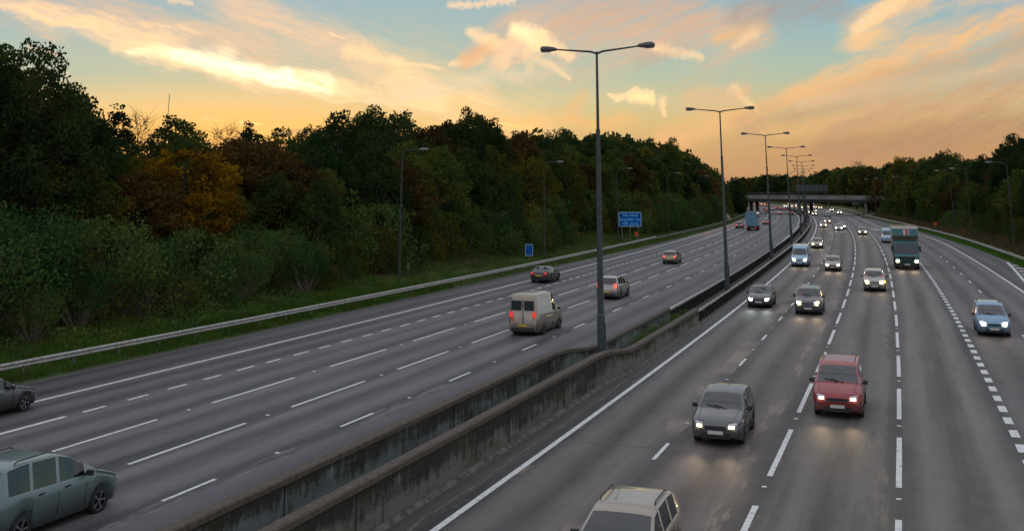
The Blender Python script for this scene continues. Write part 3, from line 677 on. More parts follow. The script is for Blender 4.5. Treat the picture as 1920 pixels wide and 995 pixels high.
# big blue sign
xs, ys_ = SD(216, -26.6); zb_ = CAM_H+raydir(1181, 425).z/raydir(1181, 425).y*ys_; zt = CAM_H+raydir(1181, 397.5).z/raydir(1181, 397.5).y*ys_
xl = raydir(1160, 411).x/raydir(1160, 411).y*ys_; xr = raydir(1202.5, 411).x/raydir(1202.5, 411).y*ys_
sw, sh = xr-xl, zt-zb_; gz0 = .3
bs_ = empty('road_sign', ((xl+xr)/2, ys_, 0), R(-3), 'large blue sign on three posts reading No hard shoulder for 100 yards', 'sign')
plate('border', rrect(sw, sh, .22), 0, .04, M_signedge, bs_, (zt+zb_)/2)
plate('panel', rrect(sw-.22, sh-.22, .15), -.01, .03, M_blue, bs_, (zt+zb_)/2)
zc = (zt+zb_)/2
for k, tx in enumerate(('No hard', 'shoulder for', '100 yards')): text_mesh(tx, .74, M_signtext, bs_, (0, -.016, zc+.68-.68*k), 'lettering')
for dx_ in (-sw*.36, 0, sw*.36):
    mb = MB(); mb.tube([(dx_, .1, .2), (dx_, .1, zt-.15)], .07, 8); o = mb.build('post', M_signpost); o.parent = bs_
# marker sign
ys_ = 131.0; r_ = raydir(992, 468.5); x_ = r_.x/r_.y*ys_; zc = CAM_H+r_.z/r_.y*ys_
ms = empty('marker_sign', (x_, ys_, 0), R(-4), 'small upright blue marker sign on one post beside a lamp column', 'sign')
plate('border', rrect(.90, 1.33, .1), 0, .03, M_signedge, ms, zc); plate('panel', rrect(.78, 1.2, .06), -.01, .02, M_blue, ms, zc)
for tx, dz_, sz in (('M25', .42, .26), ('A', 0, .26), ('40.8', -.40, .26)): text_mesh(tx, sz, mat('marker_lettering', (.10, .17, .20), .5), ms, (0, -.014, zc+dz_), 'lettering')
mb = MB(); mb.tube([(0, .06, .1), (0, .06, zc+.3)], .04, 8); o = mb.build('post', M_signpost); o.parent = ms
# little plate on a post
ys_ = 103.0; r_ = raydir(765.5, 501); x_ = r_.x/r_.y*ys_; zc = CAM_H+r_.z/r_.y*ys_
ps = empty('marker_plate', (x_, ys_, 0), R(-8), 'small dull green marker plate on a thin post right of the nearest verge lamp column', 'sign')
plate('plate', rrect(.30, .46, .04), 0, .02, mat('dull_green_plate', (.12, .14, .07), .5), ps, zc+.15)
plate('panel', rrect(.22, .18, .02), -.004, .02, mat('dark_plate', (.06, .07, .05), .5), ps, zc+.2)
mb = MB(); mb.tube([(0, .05, .2), (0, .05, zc+.2)], .03, 8); o = mb.build('post', M_signpost); o.parent = ps
# emergency phones
def phone(x, y, z, label):
    ph = empty('emergency_phone', (x, y, z), R(-6), label, 'phone post', 'orange emergency phones')
    mb = MB(); mb.tube([(0, 0, 0), (0, 0, .75), (0, 0, .78)], [.19, .17, .12], 12); o = mb.build('pedestal', M_signpost); o.parent = ph
    mb = MB(); mb.box((0, 0, 1.08), (.24, .18, .30)); mb.box((0, -.02, 1.41), (.27, .22, .035)); o = mb.build('housing', M_orange); o.parent = ph
    mb = MB(); mb.box((0, -.19, 1.05), (.14, .012, .17)); o2 = mb.build('door', mat('phone_door', (.7, .16, .03), .4)); o2.parent = o
x, y = SD(222, -25.2); phone(x, y, .25, 'orange topped emergency phone beside the big blue sign')
x, y = SD(286, eR(286)+2.2); phone(x, y, .75, 'orange topped emergency phone behind the right guard rail')
# warning triangle with white plate
x, y = SD(372, -22.6); wt = empty('warning_sign', (x, y, 0), R(-8), 'red bordered warning triangle over a white plate before the bridge', 'sign')
zt_ = CAM_H+raydir(1372, 398).z/raydir(1372, 398).y*y
def tri(r, zc): return [(r*math.sin(R(120*k)), r*math.cos(R(120*k))+zc) for k in range(3)][::-1]
plate('border', [(p, q) for p, q in tri(1.15, 0)], 0, .03, M_red, wt, zt_-1.15)
plate('face', tri(.84, 0), -.012, .02, M_white, wt, zt_-1.15)
mb = MB(); mb.box((.08, -.02, zt_-1.05), (.12, .008, .2)); mb.box((-.2, -.022, zt_-1.38), (.16, .008, .07)); o = mb.build('symbol', M_black); o.parent = wt
plate('supplementary_plate', rrect(1.85, .5, .06), 0, .03, M_white, wt, zt_-2.05)
mb = MB(); mb.tube([(0, .08, 0), (0, .08, zt_-.7)], .06, 8); o = mb.build('post', M_signpost); o.parent = wt

# ------------------------------------------------------------------ lamp columns
def median_lamp():
    root = empty('street_lamp', (0, 0, 0))
    mb = MB(); mb.tube([(0, 0, 0), (0, 0, 2.45), (0, 0, 2.5)], [.215, .20, .17], 12); mb.box((.19, .0, 1.55), (.05, .07, .55)); o = mb.build('base_section', M_pole); o.parent = root
    mb = MB(); mb.tube([(0, 0, 2.5), (0, 0, 7.0), (0, 0, 11.3), (0, 0, 11.35), (0, 0, 15.35)], [.17, .14, .105, .08, .06], 10); mb.tube([(0, 0, 11.2), (0, 0, 11.4)], .115, 10); o = mb.build('column', M_pole); o.parent = root
    for sd in (-1, 1):
        mb = MB(); mb.tube([(0, 0, 15.25), (sd*.35, 0, 15.36), (sd*2.3, 0, 15.55)], [.06, .055, .04], 8); a = mb.build('arm', M_pole); a.parent = root
        mb = MB(); rows = []
        for xx, w2, zt2, zb2 in ((2.2, .07, .03, -.05), (2.35, .16, .10, -.08), (2.7, .20, .14, -.11), (3.0, .20, .15, -.11), (3.12, .15, .10, -.09), (3.15, .08, .04, -.05)):
            z0 = 15.56+(xx-2.2)*.03; rows.append([(sd*xx, -w2, z0), (sd*xx, -w2*.7, z0+zt2), (sd*xx, w2*.7, z0+zt2), (sd*xx, w2, z0), (sd*xx, w2*.8, z0+zb2), (sd*xx, -w2*.8, z0+zb2)])
        mb.grid(rows, closed=True); mb.face(rows[-1]); mb.face(rows[0]); h = mb.build('lamp_head', M_lamphead); h.parent = root
        mb = MB(); mb.box((sd*2.85, 0, 15.46), (.24, .13, .03)); l = mb.build('lens', M_lens); l.parent = h
    return root
def side_lamp(H, m=M_poleside):
    root = empty('verge_lamp', (0, 0, 0))
    mb = MB(); mb.tube([(0, 0, -.2), (0, 0, 1.6), (0, 0, 1.65)], [.15, .145, .11], 10); o = mb.build('base_section', m); o.parent = root
    mb = MB(); P_ = [(0, 0, 1.6), (0, 0, H*.6), (0, 0, H-.7)]; r_ = [.11, .085, .06]
    for k in range(1, 6):
        a = R(90*k/5); P_.append((.75*(1-math.cos(a)), 0, H-.7+.7*math.sin(a))); r_.append(.055)
    P_.append((1.9, 0, H+.05)); r_.append(.045); mb.tube(P_, r_, 8); o = mb.build('column', m); o.parent = root
    mb = MB(); rows = []
    for xx, w2, zt2, zb2 in ((1.8, .06, .04, -.03), (1.95, .14, .10, -.06), (2.3, .17, .13, -.08), (2.6, .15, .11, -.07), (2.68, .08, .05, -.03)):
        z0 = H+.05; rows.append([(xx, -w2, z0), (xx, -w2*.7, z0+zt2), (xx, w2*.7, z0+zt2), (xx, w2, z0), (xx, w2*.8, z0+zb2), (xx, -w2*.8, z0+zb2)])
    mb.grid(rows, closed=True); mb.face(rows[-1]); mb.face(rows[0]); h = mb.build('lamp_head', M_lampheadp); h.parent = root
    mb = MB(); mb.box((2.3, 0, H-.035), (.22, .11, .02)); l = mb.build('lens', M_lens); l.parent = h
    return root
pm_ = median_lamp(); ps_ = side_lamp(11.6); index_kids()
ORD = ['nearest and tallest twin arm lamp column on the median beside the wall step', 'second twin arm lamp column, standing where the steel median barriers begin to narrow', 'third twin arm lamp column along the median', 'fourth twin arm lamp column along the median', 'fifth twin arm lamp column along the median', 'sixth twin arm lamp column along the median, just before the bridge', 'seventh twin arm lamp column along the median', 'eighth twin arm lamp column along the median', 'ninth twin arm lamp column along the median', 'tenth twin arm lamp column along the median, near the sign gantry', 'eleventh twin arm lamp column along the median, beyond the bridge']
for k in range(11):
    o = pm_ if k == 0 else copy_tree(pm_)
    s = 91.4+k*44.0 if k else 91.5
    x, y = SD(s, .12); o.location = (x, y, .02); o.rotation_euler = (0, 0, heading(s)-math.pi/2)
    o.scale = (.97, 1, 1) ; tag(o, ORD[k], 'lamp column', 'twin arm lamp columns along the median')
LL = ['grey bent arm lamp column on the left verge, nearest of that row', 'second bent arm lamp column on the left verge, beside the small blue marker sign', 'third bent arm lamp column on the left verge, just left of the big blue sign', 'fourth bent arm lamp column on the left verge, right of the big blue sign', 'fifth bent arm lamp column on the left verge', 'sixth bent arm lamp column on the left verge', 'seventh bent arm lamp column on the left verge, close to the bridge']
for k in range(7):
    o = ps_ if k == 0 else copy_tree(ps_); s = 126.5+44.3*k; d = -26.9 if k < 3 else interp([(0, -26.9), (250, -25.5), (340, -23.6), (1000, -22.5)], s)
    x, y = SD(s, d); o.location = (x, y, ground_z(s, d)); o.rotation_euler = (0, 0, heading(s)-math.pi/2-R(8)); tag(o, LL[k], 'lamp column', 'bent arm lamp columns on the left verge')
RL = ['bent arm lamp column on the right verge, its head at the right photo edge', 'bent arm lamp column on the right verge with its arm against the sky', 'third bent arm lamp column from the right edge, behind the right guard rail', 'fourth bent arm lamp column from the right edge on the right verge', 'fifth bent arm lamp column from the right edge on the right verge', 'sixth bent arm lamp column from the right edge, near the right end of the bridge', 'slim bent arm lamp column at the right bridge pier']
for k, (u_, v_) in enumerate(((1934, 515), (1885, 466), (1813, 443), (1758, 429), (1699, 416), (1663, 408), (1643, 404))):
    z0 = 1.0; x, y = px_ground(u_, v_, z0); s, d = nearest(x, y)
    if k == 0: s, d = 158, 31.6
    if k == 3: s = 262
    d = max(d, eR(s)+2.6) if k < 4 else d
    x, y = SD(s, d); o = copy_tree(ps_); o.location = (x, y, ground_z(s, d)-.1); o.rotation_euler = (0, 0, heading(s)+math.pi/2); tag(o, RL[k], 'lamp column', 'bent arm lamp columns on the right verge')
# distant radio mast
ys_ = 1500.0; r0 = raydir(315.5, 222); r1 = raydir(318, 177)
mb = MB(); zt_ = CAM_H+r1.z/r1.y*ys_; xm = r1.x/r1.y*ys_
for dx_, dy_ in ((-.7, 0), (.7, 0), (0, .9)): mb.tube([(xm+dx_, ys_+dy_, 0), (xm+dx_*.5, ys_+dy_*.5, zt_)], .16, 5)
for k in range(40):
    z0 = zt_*k/40; z1 = zt_*(k+1)/40; sg2 = 1 if k % 2 else -1; mb.tube([(xm-.6*sg2, ys_, z0), (xm+.6*sg2, ys_, z1)], .1, 4, False)
tag(mb.build('radio_mast', M_pole), 'thin distant radio mast rising above the trees at left', 'mast')

# ================================================================== TREES
def crown_faces(centers, radii, per, size, flat=.75, seed=0):
    rg = np.random.default_rng(seed); V = []; 
    for (c, r) in zip(centers, radii):
        n = int(per*(r/1.2)**2) if per > 8 else per
        u = rg.normal(size=(n, 3)); u /= np.linalg.norm(u, axis=1)[:, None]
        rr = r*rg.uniform(.35, 1.0, n)**.55
        p = np.array(c)+u*rr[:, None]*np.array([1, 1, flat])
        a = rg.normal(size=(n, 3))+u*.6; a[:, 2] *= .6; a /= np.linalg.norm(a, axis=1)[:, None]
        t = rg.normal(size=(n, 3)); t -= (t*a).sum(1)[:, None]*a; t /= np.linalg.norm(t, axis=1)[:, None]
        bt = np.cross(a, t); sz = size*rg.uniform(.6, 1.35, n)[:, None]
        V.append(np.stack([p-t*sz, p-bt*sz*.55, p+t*sz, p+bt*sz*.55], 1))
    V = np.concatenate(V).reshape(-1, 3); F = np.arange(len(V)).reshape(-1, 4)
    return V, F
def tree_proto(kind, H, Rr, base, nclump, per, size, seed, leaf, profile='round', clump=(.9, 1.6), bare=0.0, flat=.75):
    rg = random.Random(seed); mb = MB(); cs = []; rs = []
    prof = {'round': lambda t: math.sin(math.pi*min(1, (t*.86+.12)))**.6, 'cone': lambda t: (1-t)**.85*.98+.04,
            'column': lambda t: .75*math.sin(math.pi*min(1, t*.9+.08))**.4, 'spread': lambda t: math.sin(math.pi*min(1, t*.75+.2))**.45,
            'shrub': lambda t: math.sqrt(max(0, 1-(t*.95)**2))}[profile]
    lean = (rg.uniform(-.4, .4), rg.uniform(-.4, .4))
    tr = max(.06, H*.018)
    tp = []; n = 6
    for k in range(n+1):
        f = k/n; tp.append((lean[0]*f+rg.uniform(-.1, .1)*(k > 0), lean[1]*f+rg.uniform(-.1, .1)*(k > 0), H*.9*f-.2*(k == 0)))
    if kind != 'shrub': mb.tube(tp, [tr*(1.25 if k == 0 else 1-.85*k/n) for k in range(n+1)], 7)
    for i in range(nclump):
        t = (i+rg.random())/nclump; h = H*(base+(1-base)*t*.97)
        a = i*2.39996+rg.uniform(-.5, .5); rad = Rr*prof(t)*(rg.uniform(.35, 1.0)**.5)*rg.uniform(.82, 1.12)
        c = (lean[0]*t+rad*math.cos(a), lean[1]*t+rad*math.sin(a), h+rg.uniform(-.4, .4))
        cs.append(c); rs.append(rg.uniform(*clump)*(1.0 if t < .85 else .75))
        if i % (2 if kind != 'bare' else 1) == 0:
            f = max(.06 if kind == 'shrub' else .2, (h-rad*.65)/(H*.9)); f = min(f, .93); k = int(f*n); ff = f*n-k
            p0 = Vector(tp[k]).lerp(Vector(tp[min(k+1, n)]), ff) if kind != 'shrub' else Vector((rg.uniform(-.3, .3), rg.uniform(-.3, .3), 0))
            p2 = Vector(c); pm = p0.lerp(p2, .5)+Vector((0, 0, -.12*rad if kind != 'bare' else .1*rad))
            r0 = tr*(1-.85*f)*.5 if kind != 'shrub' else .05
            mb.tube([p0, pm, p2], [r0, r0*.6, .015], 5, False)
            if kind == 'bare':
                for q in range(7):
                    e = p2+Vector((rg.gauss(0, 1), rg.gauss(0, 1), rg.gauss(.7, .8)))*1.0; mb.tube([pm.lerp(p2, rg.random()), (pm.lerp(p2, .8)+e)/2, e], [.03, .02, .008], 3, False)
    V, F = crown_faces(cs, rs, per, size, flat, seed)
    tm = mb.build('trunk', M_bark if kind != 'bare' else M_twig, link=False).data
    cm = npmesh('crown', V, F, leaf, link=False).data
    return tm, cm, H
TP = {}
TP['oak'] = tree_proto('tree', 16, 4.8, .12, 120, 80, .21, 11, L_dark)
TP['ash'] = tree_proto('tree', 17, 4.2, .15, 105, 75, .20, 12, L_green, 'column', (.8, 1.5))
TP['lime'] = tree_proto('tree', 15, 4.6, .10, 115, 80, .20, 13, L_green)
TP['beech'] = tree_proto('tree', 16, 5.2, .12, 125, 75, .22, 14, L_olive, 'spread')
TP['maple'] = tree_proto('tree', 14, 5.4, .22, 120, 85, .22, 15, L_yellow, 'spread', (.9, 1.7), flat=.5)
TP['russet'] = tree_proto('tree', 14, 4.8, .2, 105, 80, .22, 16, L_brown, 'round', (.9, 1.6), flat=.6)
TP['spruce'] = tree_proto('tree', 16, 3.0, .1, 130, 60, .16, 17, L_spruce, 'cone', (.5, .95), flat=.45)
TP['pine'] = tree_proto('tree', 15, 3.8, .3, 80, 70, .18, 18, L_spruce, 'cone', (.8, 1.2), flat=.4)
TP['thin'] = tree_proto('bare', 15, 3.4, .45, 46, 9, .15, 19, L_brown, 'round', (.7, 1.1))
TP['ragged'] = tree_proto('tree', 16.5, 4.4, .2, 72, 60, .20, 20, L_dark, 'round', (.6, 1.3))
TP['hazel'] = tree_proto('shrub', 5.2, 3.0, .02, 70, 85, .125, 21, L_shrub, 'shrub', (.6, 1.15))
M_stem = mat('pale_stem', (.17, .14, .11), .8)
TP['coppice'] = tree_proto('shrub', 6.2, 3.2, .34, 80, 95, .12, 27, L_shrub, 'spread', (.7, 1.2))
TP['coppice'][0].materials[0] = M_stem
TP['thorn'] = tree_proto('shrub', 4.4, 2.6, .02, 60, 85, .11, 22, L_green, 'shrub', (.5, 1.0))
TP['sallow'] = tree_proto('shrub', 6.0, 2.8, .05, 62, 60, .17, 23, L_olive, 'shrub', (.6, 1.1))
TP['amber'] = tree_proto('shrub', 3.6, 1.8, .1, 26, 50, .15, 24, L_orange, 'shrub', (.4, .8))
# big old tree at the left edge, closer, finer leaves
TP['bigoak'] = tree_proto('tree', 17.5, 6.0, .06, 210, 95, .17, 25, L_dark, 'round', (.8, 1.5))
# light versions for far rows
TP['far_a'] = tree_proto('tree', 16, 5.2, .05, 60, 22, .52, 31, L_dark, 'round', (1.3, 2.2))
TP['far_b'] = tree_proto('tree', 14, 4.8, .05, 55, 22, .50, 32, L_green, 'spread', (1.2, 2.1))
TP['far_c'] = tree_proto('tree', 15, 4.6, .05, 50, 22, .50, 33, L_brown, 'round', (1.2, 2.0))
TP['far_d'] = tree_proto('tree', 13, 4.4, .03, 50, 22, .50, 34, L_olive, 'spread', (1.2, 2.0))
KNAME = dict(oak='oak_tree', ash='ash_tree', lime='broadleaf_tree', beech='broadleaf_tree', maple='maple_tree', russet='broadleaf_tree', spruce='spruce_tree', pine='pine_tree', thin='bare_tree', ragged='broadleaf_tree', coppice='shrub', hazel='shrub', thorn='shrub', sallow='shrub', amber='shrub', bigoak='oak_tree', far_a='distant_tree', far_b='distant_tree', far_c='distant_tree', far_d='distant_tree')
def plant(kind, x, y, z, h, wid=1.0, label=None, group=None, cat=None, name=None):
    tm, cm, H = TP[kind]
    nm = name or KNAME[kind]; r = empty(nm, (x, y, z-.1), random.uniform(0, 6.28)); sc_ = h/H
    r.scale = (sc_*wid, sc_*wid, sc_)
    for n_, me in (('trunk' if kind not in ('hazel', 'thorn', 'sallow', 'amber', 'coppice') else 'stems', tm), ('crown' if kind not in ('hazel', 'thorn', 'sallow', 'amber', 'coppice') else 'foliage', cm)):
        o = bpy.data.objects.new(n_, me); C.objects.link(o); o.parent = r
    tag(r, label, cat or ('shrub' if nm == 'shrub' else 'tree'), group); return r
def on_line(u, d, smin=45, smax=1040):      # where the sight line through picture column u meets offset line d
    r = raydir(u, 358); k = r.x/r.y; best = None
    for s in np.arange(smin, smax, 1.0):
        dd = d(s) if callable(d) else d; x, y = SD(s, dd)
        if y > 5:
            e = abs(x/y-k)
            if best is None or e < best[0]: best = (e, s, dd, x, y)
            if best[0] < .01 and e > best[0]+.03: break
    return best[1:]
def top_h(u, v, x, y):      # tree height so that its top reaches v
    r = raydir(u, v); k = y/r.y; return CAM_H+r.z*k
SKY_L = [(-200, 70), (-60, 60), (0, 92), (50, 90), (90, 120), (130, 175), (165, 218), (200, 205), (240, 235), (320, 224), (400, 248), (452, 225), (478, 265), (520, 246), (575, 240), (610, 222), (650, 203), (690, 200), (750, 206), (772, 245), (800, 232), (850, 220), (880, 204), (905, 225), (960, 245), (1040, 242), (1100, 245), (1150, 246), (1200, 256), (1260, 262), (1290, 288), (1340, 298), (1372, 330)]
SKY_R = [(1380, 334), (1450, 326), (1520, 330), (1550, 318), (1610, 310), (1660, 315), (1690, 298), (1720, 298), (1775, 282), (1810, 297), (1850, 294), (1880, 296), (1905, 262), (1925, 250), (2100, 230)]
HERO = [  # u, v top, depth line, kind, width, label
 (-75, 92, -41, 'bigoak', .9, 'very tall dark tree cut by the left edge of the photo'),
 (44, 80, -39, 'bigoak', .82, 'tallest dark broad tree near the left edge, pointed top against the sky'),
 (118, 168, -41, 'oak', .9, 'dark rounded tree on the right shoulder of the tallest left tree'),
 (203, 198, -50, 'pine', 1.0, 'dark pine with an uneven pointed top, right of the tallest tree'),
 (168, 226, -43, 'lime', .9, 'dark tree below and left of the pointed pine'),
 (255, 214, -54, 'thin', .8, 'thin bare twiggy tree between the pine and the mast'),
 (318, 222, -52, 'oak', 1.0, 'broad dark tree right under the distant radio mast'),
 (285, 285, -40, 'beech', .8, 'dull olive tree left of the bright yellow maple'),
 (355, 275, -37.0, 'maple', .86, 'bright yellow autumn maple standing out among the dark trees'),
 (415, 238, -62, 'thin', 1.1, 'round half bare tree with the sunset glowing through, left of the spruce'),
 (453, 222, -54, 'spruce', 1.0, 'narrow pointed spruce against the sunset glow'),
 (500, 262, -42, 'russet', .95, 'russet tree just right of the pointed spruce'),
 (545, 335, -36.5, 'russet', .8, 'low russet brown tree in front, right of the yellow maple'),
 (527, 244, -50, 'lime', .8, 'dark tree with a small knobbly top above the russet tree'),
 (577, 232, -50, 'ragged', .65, 'slim ragged tree left of the big dark dome'),
 (628, 212, -46, 'oak', .8, 'left part of the big dark dome of trees left of centre'),
 (688, 198, -50, 'ash', .95, 'olive topped tree in the middle of the big dark dome'),
 (742, 203, -44, 'ragged', .9, 'ragged dark tree with sky holes above the nearest verge lamp'),
 (800, 236, -42, 'russet', .9, 'dark russet tree just right of the nearest verge lamp'),
 (845, 224, -46, 'russet', .8, 'russet topped tree left of the peaked tree'),
 (879, 200, -42, 'ash', .7, 'peaked dark tree, highest between the dome and the tall lamp column'),
 (918, 226, -44, 'oak', .75, 'dark tree just right of the peaked tree'),
 (975, 244, -44, 'russet', .8, 'reddish brown tree above the small blue marker sign'),
 (1030, 240, -42, 'ragged', .8, 'ragged dark tree above the second verge lamp'),
 (1262, 258, -32, 'ash', .8, 'dark tree where the wood starts to drop toward the bridge'),
]
for (u, v, d, kind, wd, lab) in HERO:
    s, dd, x, y = on_line(u, d); h = top_h(u, v, x, y)-ground_z(s, dd)
    plant(kind, x, y, ground_z(s, dd), max(5, h*1.0), wd*(16/max(h, 8))**.35, lab, 'named trees of the left wood' if 0 else None)
def lim(x, y, tab=SKY_L):
    lo, hi = 0, 0
    u = 960+FPX/math.cos(PITCH)*x/y  # near enough for a limit
    v = float(np.interp(u, [a for a, _ in tab], [c for _, c in tab])); return u, top_h(u, v, x, y)
G1, G2, G3, G4, G5 = 'dark trees filling the left wood', 'autumn trees in the left wood', 'green shrubs along the front of the left wood', 'trees behind the right guard rail', 'distant trees beyond the bridge'
rr = random.Random(5)
# back rows of the left wood
for d0, st, fac in ((-50, 8.5, (.86, .97)), (-43.5, 8.0, (.78, .94)), (-38.0, 7.0, (.55, .80)), (-60, 13, (.90, 1.0))):
    s = 62+rr.uniform(0, 4)
    while s < 452:
        dn = d0 if s < 250 else float(np.interp(s, [250, 340, 452], [d0, d0+6, d0+10]))
        d = dn+rr.uniform(-1.8, 1.8); x, y = SD(s, d)
        if y > 20:
            u, hm = lim(x, y); gz_ = ground_z(s, d); h = (hm-gz_)*rr.uniform(*fac)
            h = min(h, 21)
            if -330 < u < (1370 if s < 340 else 1352) and h > 3.5:
                k = rr.choices(['oak', 'ash', 'lime', 'beech', 'ragged', 'russet', 'maple'], [4, 3, 4, 4, 2, 1.3, .2])[0]
                if 780 < u < 1150 and d0 < -42 and rr.random() < .22: k = 'russet'
                if s > 260: k = rr.choices(['far_a', 'far_b', 'far_d', 'far_c', 'lime', 'ash'], [3, 3, 2, 1, 2, 2])[0]
                aut = k in ('russet', 'maple', 'far_c')
                plant(k, x, y, gz_, h, (16/max(h, 7))**.35*rr.uniform(.85, 1.1), ('brown leaved autumn tree among the darker trees of the left wood' if k != 'maple' else 'dull yellow autumn tree inside the dark left wood') if aut else 'dark green broadleaf tree in the wood along the left verge', (G2 if k != 'maple' else 'dull yellow trees in the left wood') if aut else G1, name='broadleaf_tree')
        s += st*rr.uniform(.75, 1.25)
# shrubs at the front
for d0, st, hr in ((-35.2, 3.6, (4.2, 7.0)), (-33.0, 4.4, (2.6, 5.0))):
    s = 64
    while s < 440:
        off = float(np.interp(s, [60, 110, 130, 160, 175, 200, 206, 222, 232, 250, 340, 440], [3.4, 3.0, .6, -.4, 3.0, 1.6, -4.5, -4.5, 2.2, 5.5, 7.5, 8.5]))
        d = d0+off+rr.uniform(-.9, .9); x, y = SD(s, d); u = 960+2048*x/y
        if y > 20 and -260 < u < (1374 if s < 340 else 1358):
            k = rr.choices(['hazel', 'thorn', 'sallow', 'lime'], [4, 3, 3, .6])[0]
            if s < 118 and rr.random() < (.75 if d0 < -34 else .5): k = 'coppice'
            h = rr.uniform(*hr)*(1.0 if k != 'lime' else 1.5)*(1 if s < 200 else 1.15)
            plant(k, x, y, ground_z(s, d), h, rr.uniform(.85, 1.15), 'rounded green shrub at the front edge of the left wood', G3, 'shrub', 'shrub')
        s += st*rr.uniform(.7, 1.3)
s, dd, x, y = on_line(692, -34.0); plant('amber', x, y, ground_z(s, dd), 4.6, .9, 'small orange leaved shrub left of the nearest verge lamp')
# right side
for (u, v, off, kind, wd, lab) in ((1780, 279, 12, 'ragged', 1.1, 'tallest dark tree in the middle of the right wood'), (1912, 255, 12, 'oak', 1.0, 'dark tall tree at the right edge of the photo'), (1905, 372, 7.5, 'maple', .7, 'yellow green autumn tree at the right edge behind the guard rail'), (1703, 292, 14, 'beech', 1.0, 'rounded tree at the left end of the right wood'), (1850, 292, 13, 'oak', .9, 'dark tree behind the bent arm lamp that shows against the sky')):
    s, dd, x, y = on_line(u, lambda s: eR(s)+off, 120); h = top_h(u, v, x, y)-ground_z(s, dd); plant(kind, x, y, ground_z(s, dd), h, wd, lab)
for off, st, fac in ((8.5, 6.5, (.5, .72)), (13.5, 7.5, (.74, .92)), (20, 9.5, (.84, .97)), (31, 13, (.9, 1.0))):
    s = 150
    while s < 460:
        d = eR(s)+off+rr.uniform(-1.3, 1.3); x, y = SD(s, d); u, hm = lim(x, y, SKY_R); g_ = ground_z(s, d); h = min((hm-g_)*rr.uniform(*fac), 19)
        if 1668 < u < 2150 and h > 3:
            k = rr.choices(['oak', 'ash', 'lime', 'beech', 'russet', 'ragged'], [4, 3, 4, 3, 1.5, 1])[0] if s < 300 else rr.choices(['far_a', 'far_b', 'far_d', 'far_c', 'lime', 'ash'], [3, 3, 2, 1, 2, 2])[0]
            plant(k, x, y, g_, h, (16/max(h, 7))**.35*rr.uniform(.85, 1.1), 'broadleaf tree in the dark wood behind the right guard rail', G4, name='broadleaf_tree')
        s += st*rr.uniform(.75, 1.25)
s = 165
while s < 430:
    d = eR(s)+5.6+rr.uniform(-.8, .8); x, y = SD(s, d); plant(rr.choice(['hazel', 'thorn', 'sallow']), x, y, ground_z(s, d), rr.uniform(2.0, 3.8), rr.uniform(.9, 1.2), 'low scrubby shrub on the bank behind the right guard rail', 'shrubs behind the right guard rail', 'shrub', 'shrub')
    s += rr.uniform(4, 7)
# beyond the bridge: both sides of the curve close the view
for side, offs in ((1, (9, 17, 27, 40, 60)), (-1, (6, 13, 22))):
    for off in offs:
        s = 446+rr.uniform(0, 8)
        while s < 1020:
            d = (eR(s)+off if side > 0 else eL(s)-off)+rr.uniform(-2, 2); x, y = SD(s, d); u = 960+2048*x/y
            tab = SKY_R; v = float(np.interp(u, [a for a, _ in tab], [c for _, c in tab])); hm = top_h(u, v, x, y); g_ = ground_z(s, d)
            h = min((hm-g_)*rr.uniform(.72, 1.0), 21 if side > 0 else 17)
            if side < 0: h = min(h, 15)
            if 1372 < u < 1720 and h > 3: plant(rr.choices(['far_a', 'far_b', 'far_d', 'far_c'], [4, 3, 2, 1])[0], x, y, g_, h, rr.uniform(.95, 1.3), 'distant tree beyond the bridge where the motorway bends away', G5)
            s += (9 if off < 20 else 13)*rr.uniform(.75, 1.3)
s, dd, x, y = on_line(1612, lambda s: eR(s)+60, 500); plant('thin', x, y, ground_z(s, dd), top_h(1612, 303, x, y)-ground_z(s, dd), 1.2, 'round topped half bare tree above the distant wood right of the bridge centre')
# far-off wood that reads as one mass
cs = []; rs = []
for k in range(620):
    u = rr.uniform(1340, 1760); y = rr.uniform(1010, 1250); r_ = raydir(u, 358); x = r_.x/r_.y*y
    v = float(np.interp(u, [a for a, _ in SKY_R], [c for _, c in SKY_R]))+rr.uniform(2, 12); hm = top_h(u, v, x, y)
    cs.append((x, y, rr.uniform(.15, .97)**.7*hm)); rs.append(rr.uniform(3, 5.5))
V, F = crown_faces(cs, rs, 7, 2.0, .8, 3); o = npmesh('far_woodland', V, F, L_dark); tag(o, 'far off dark woodland closing the horizon beyond the bridge', 'woodland', kind='stuff')

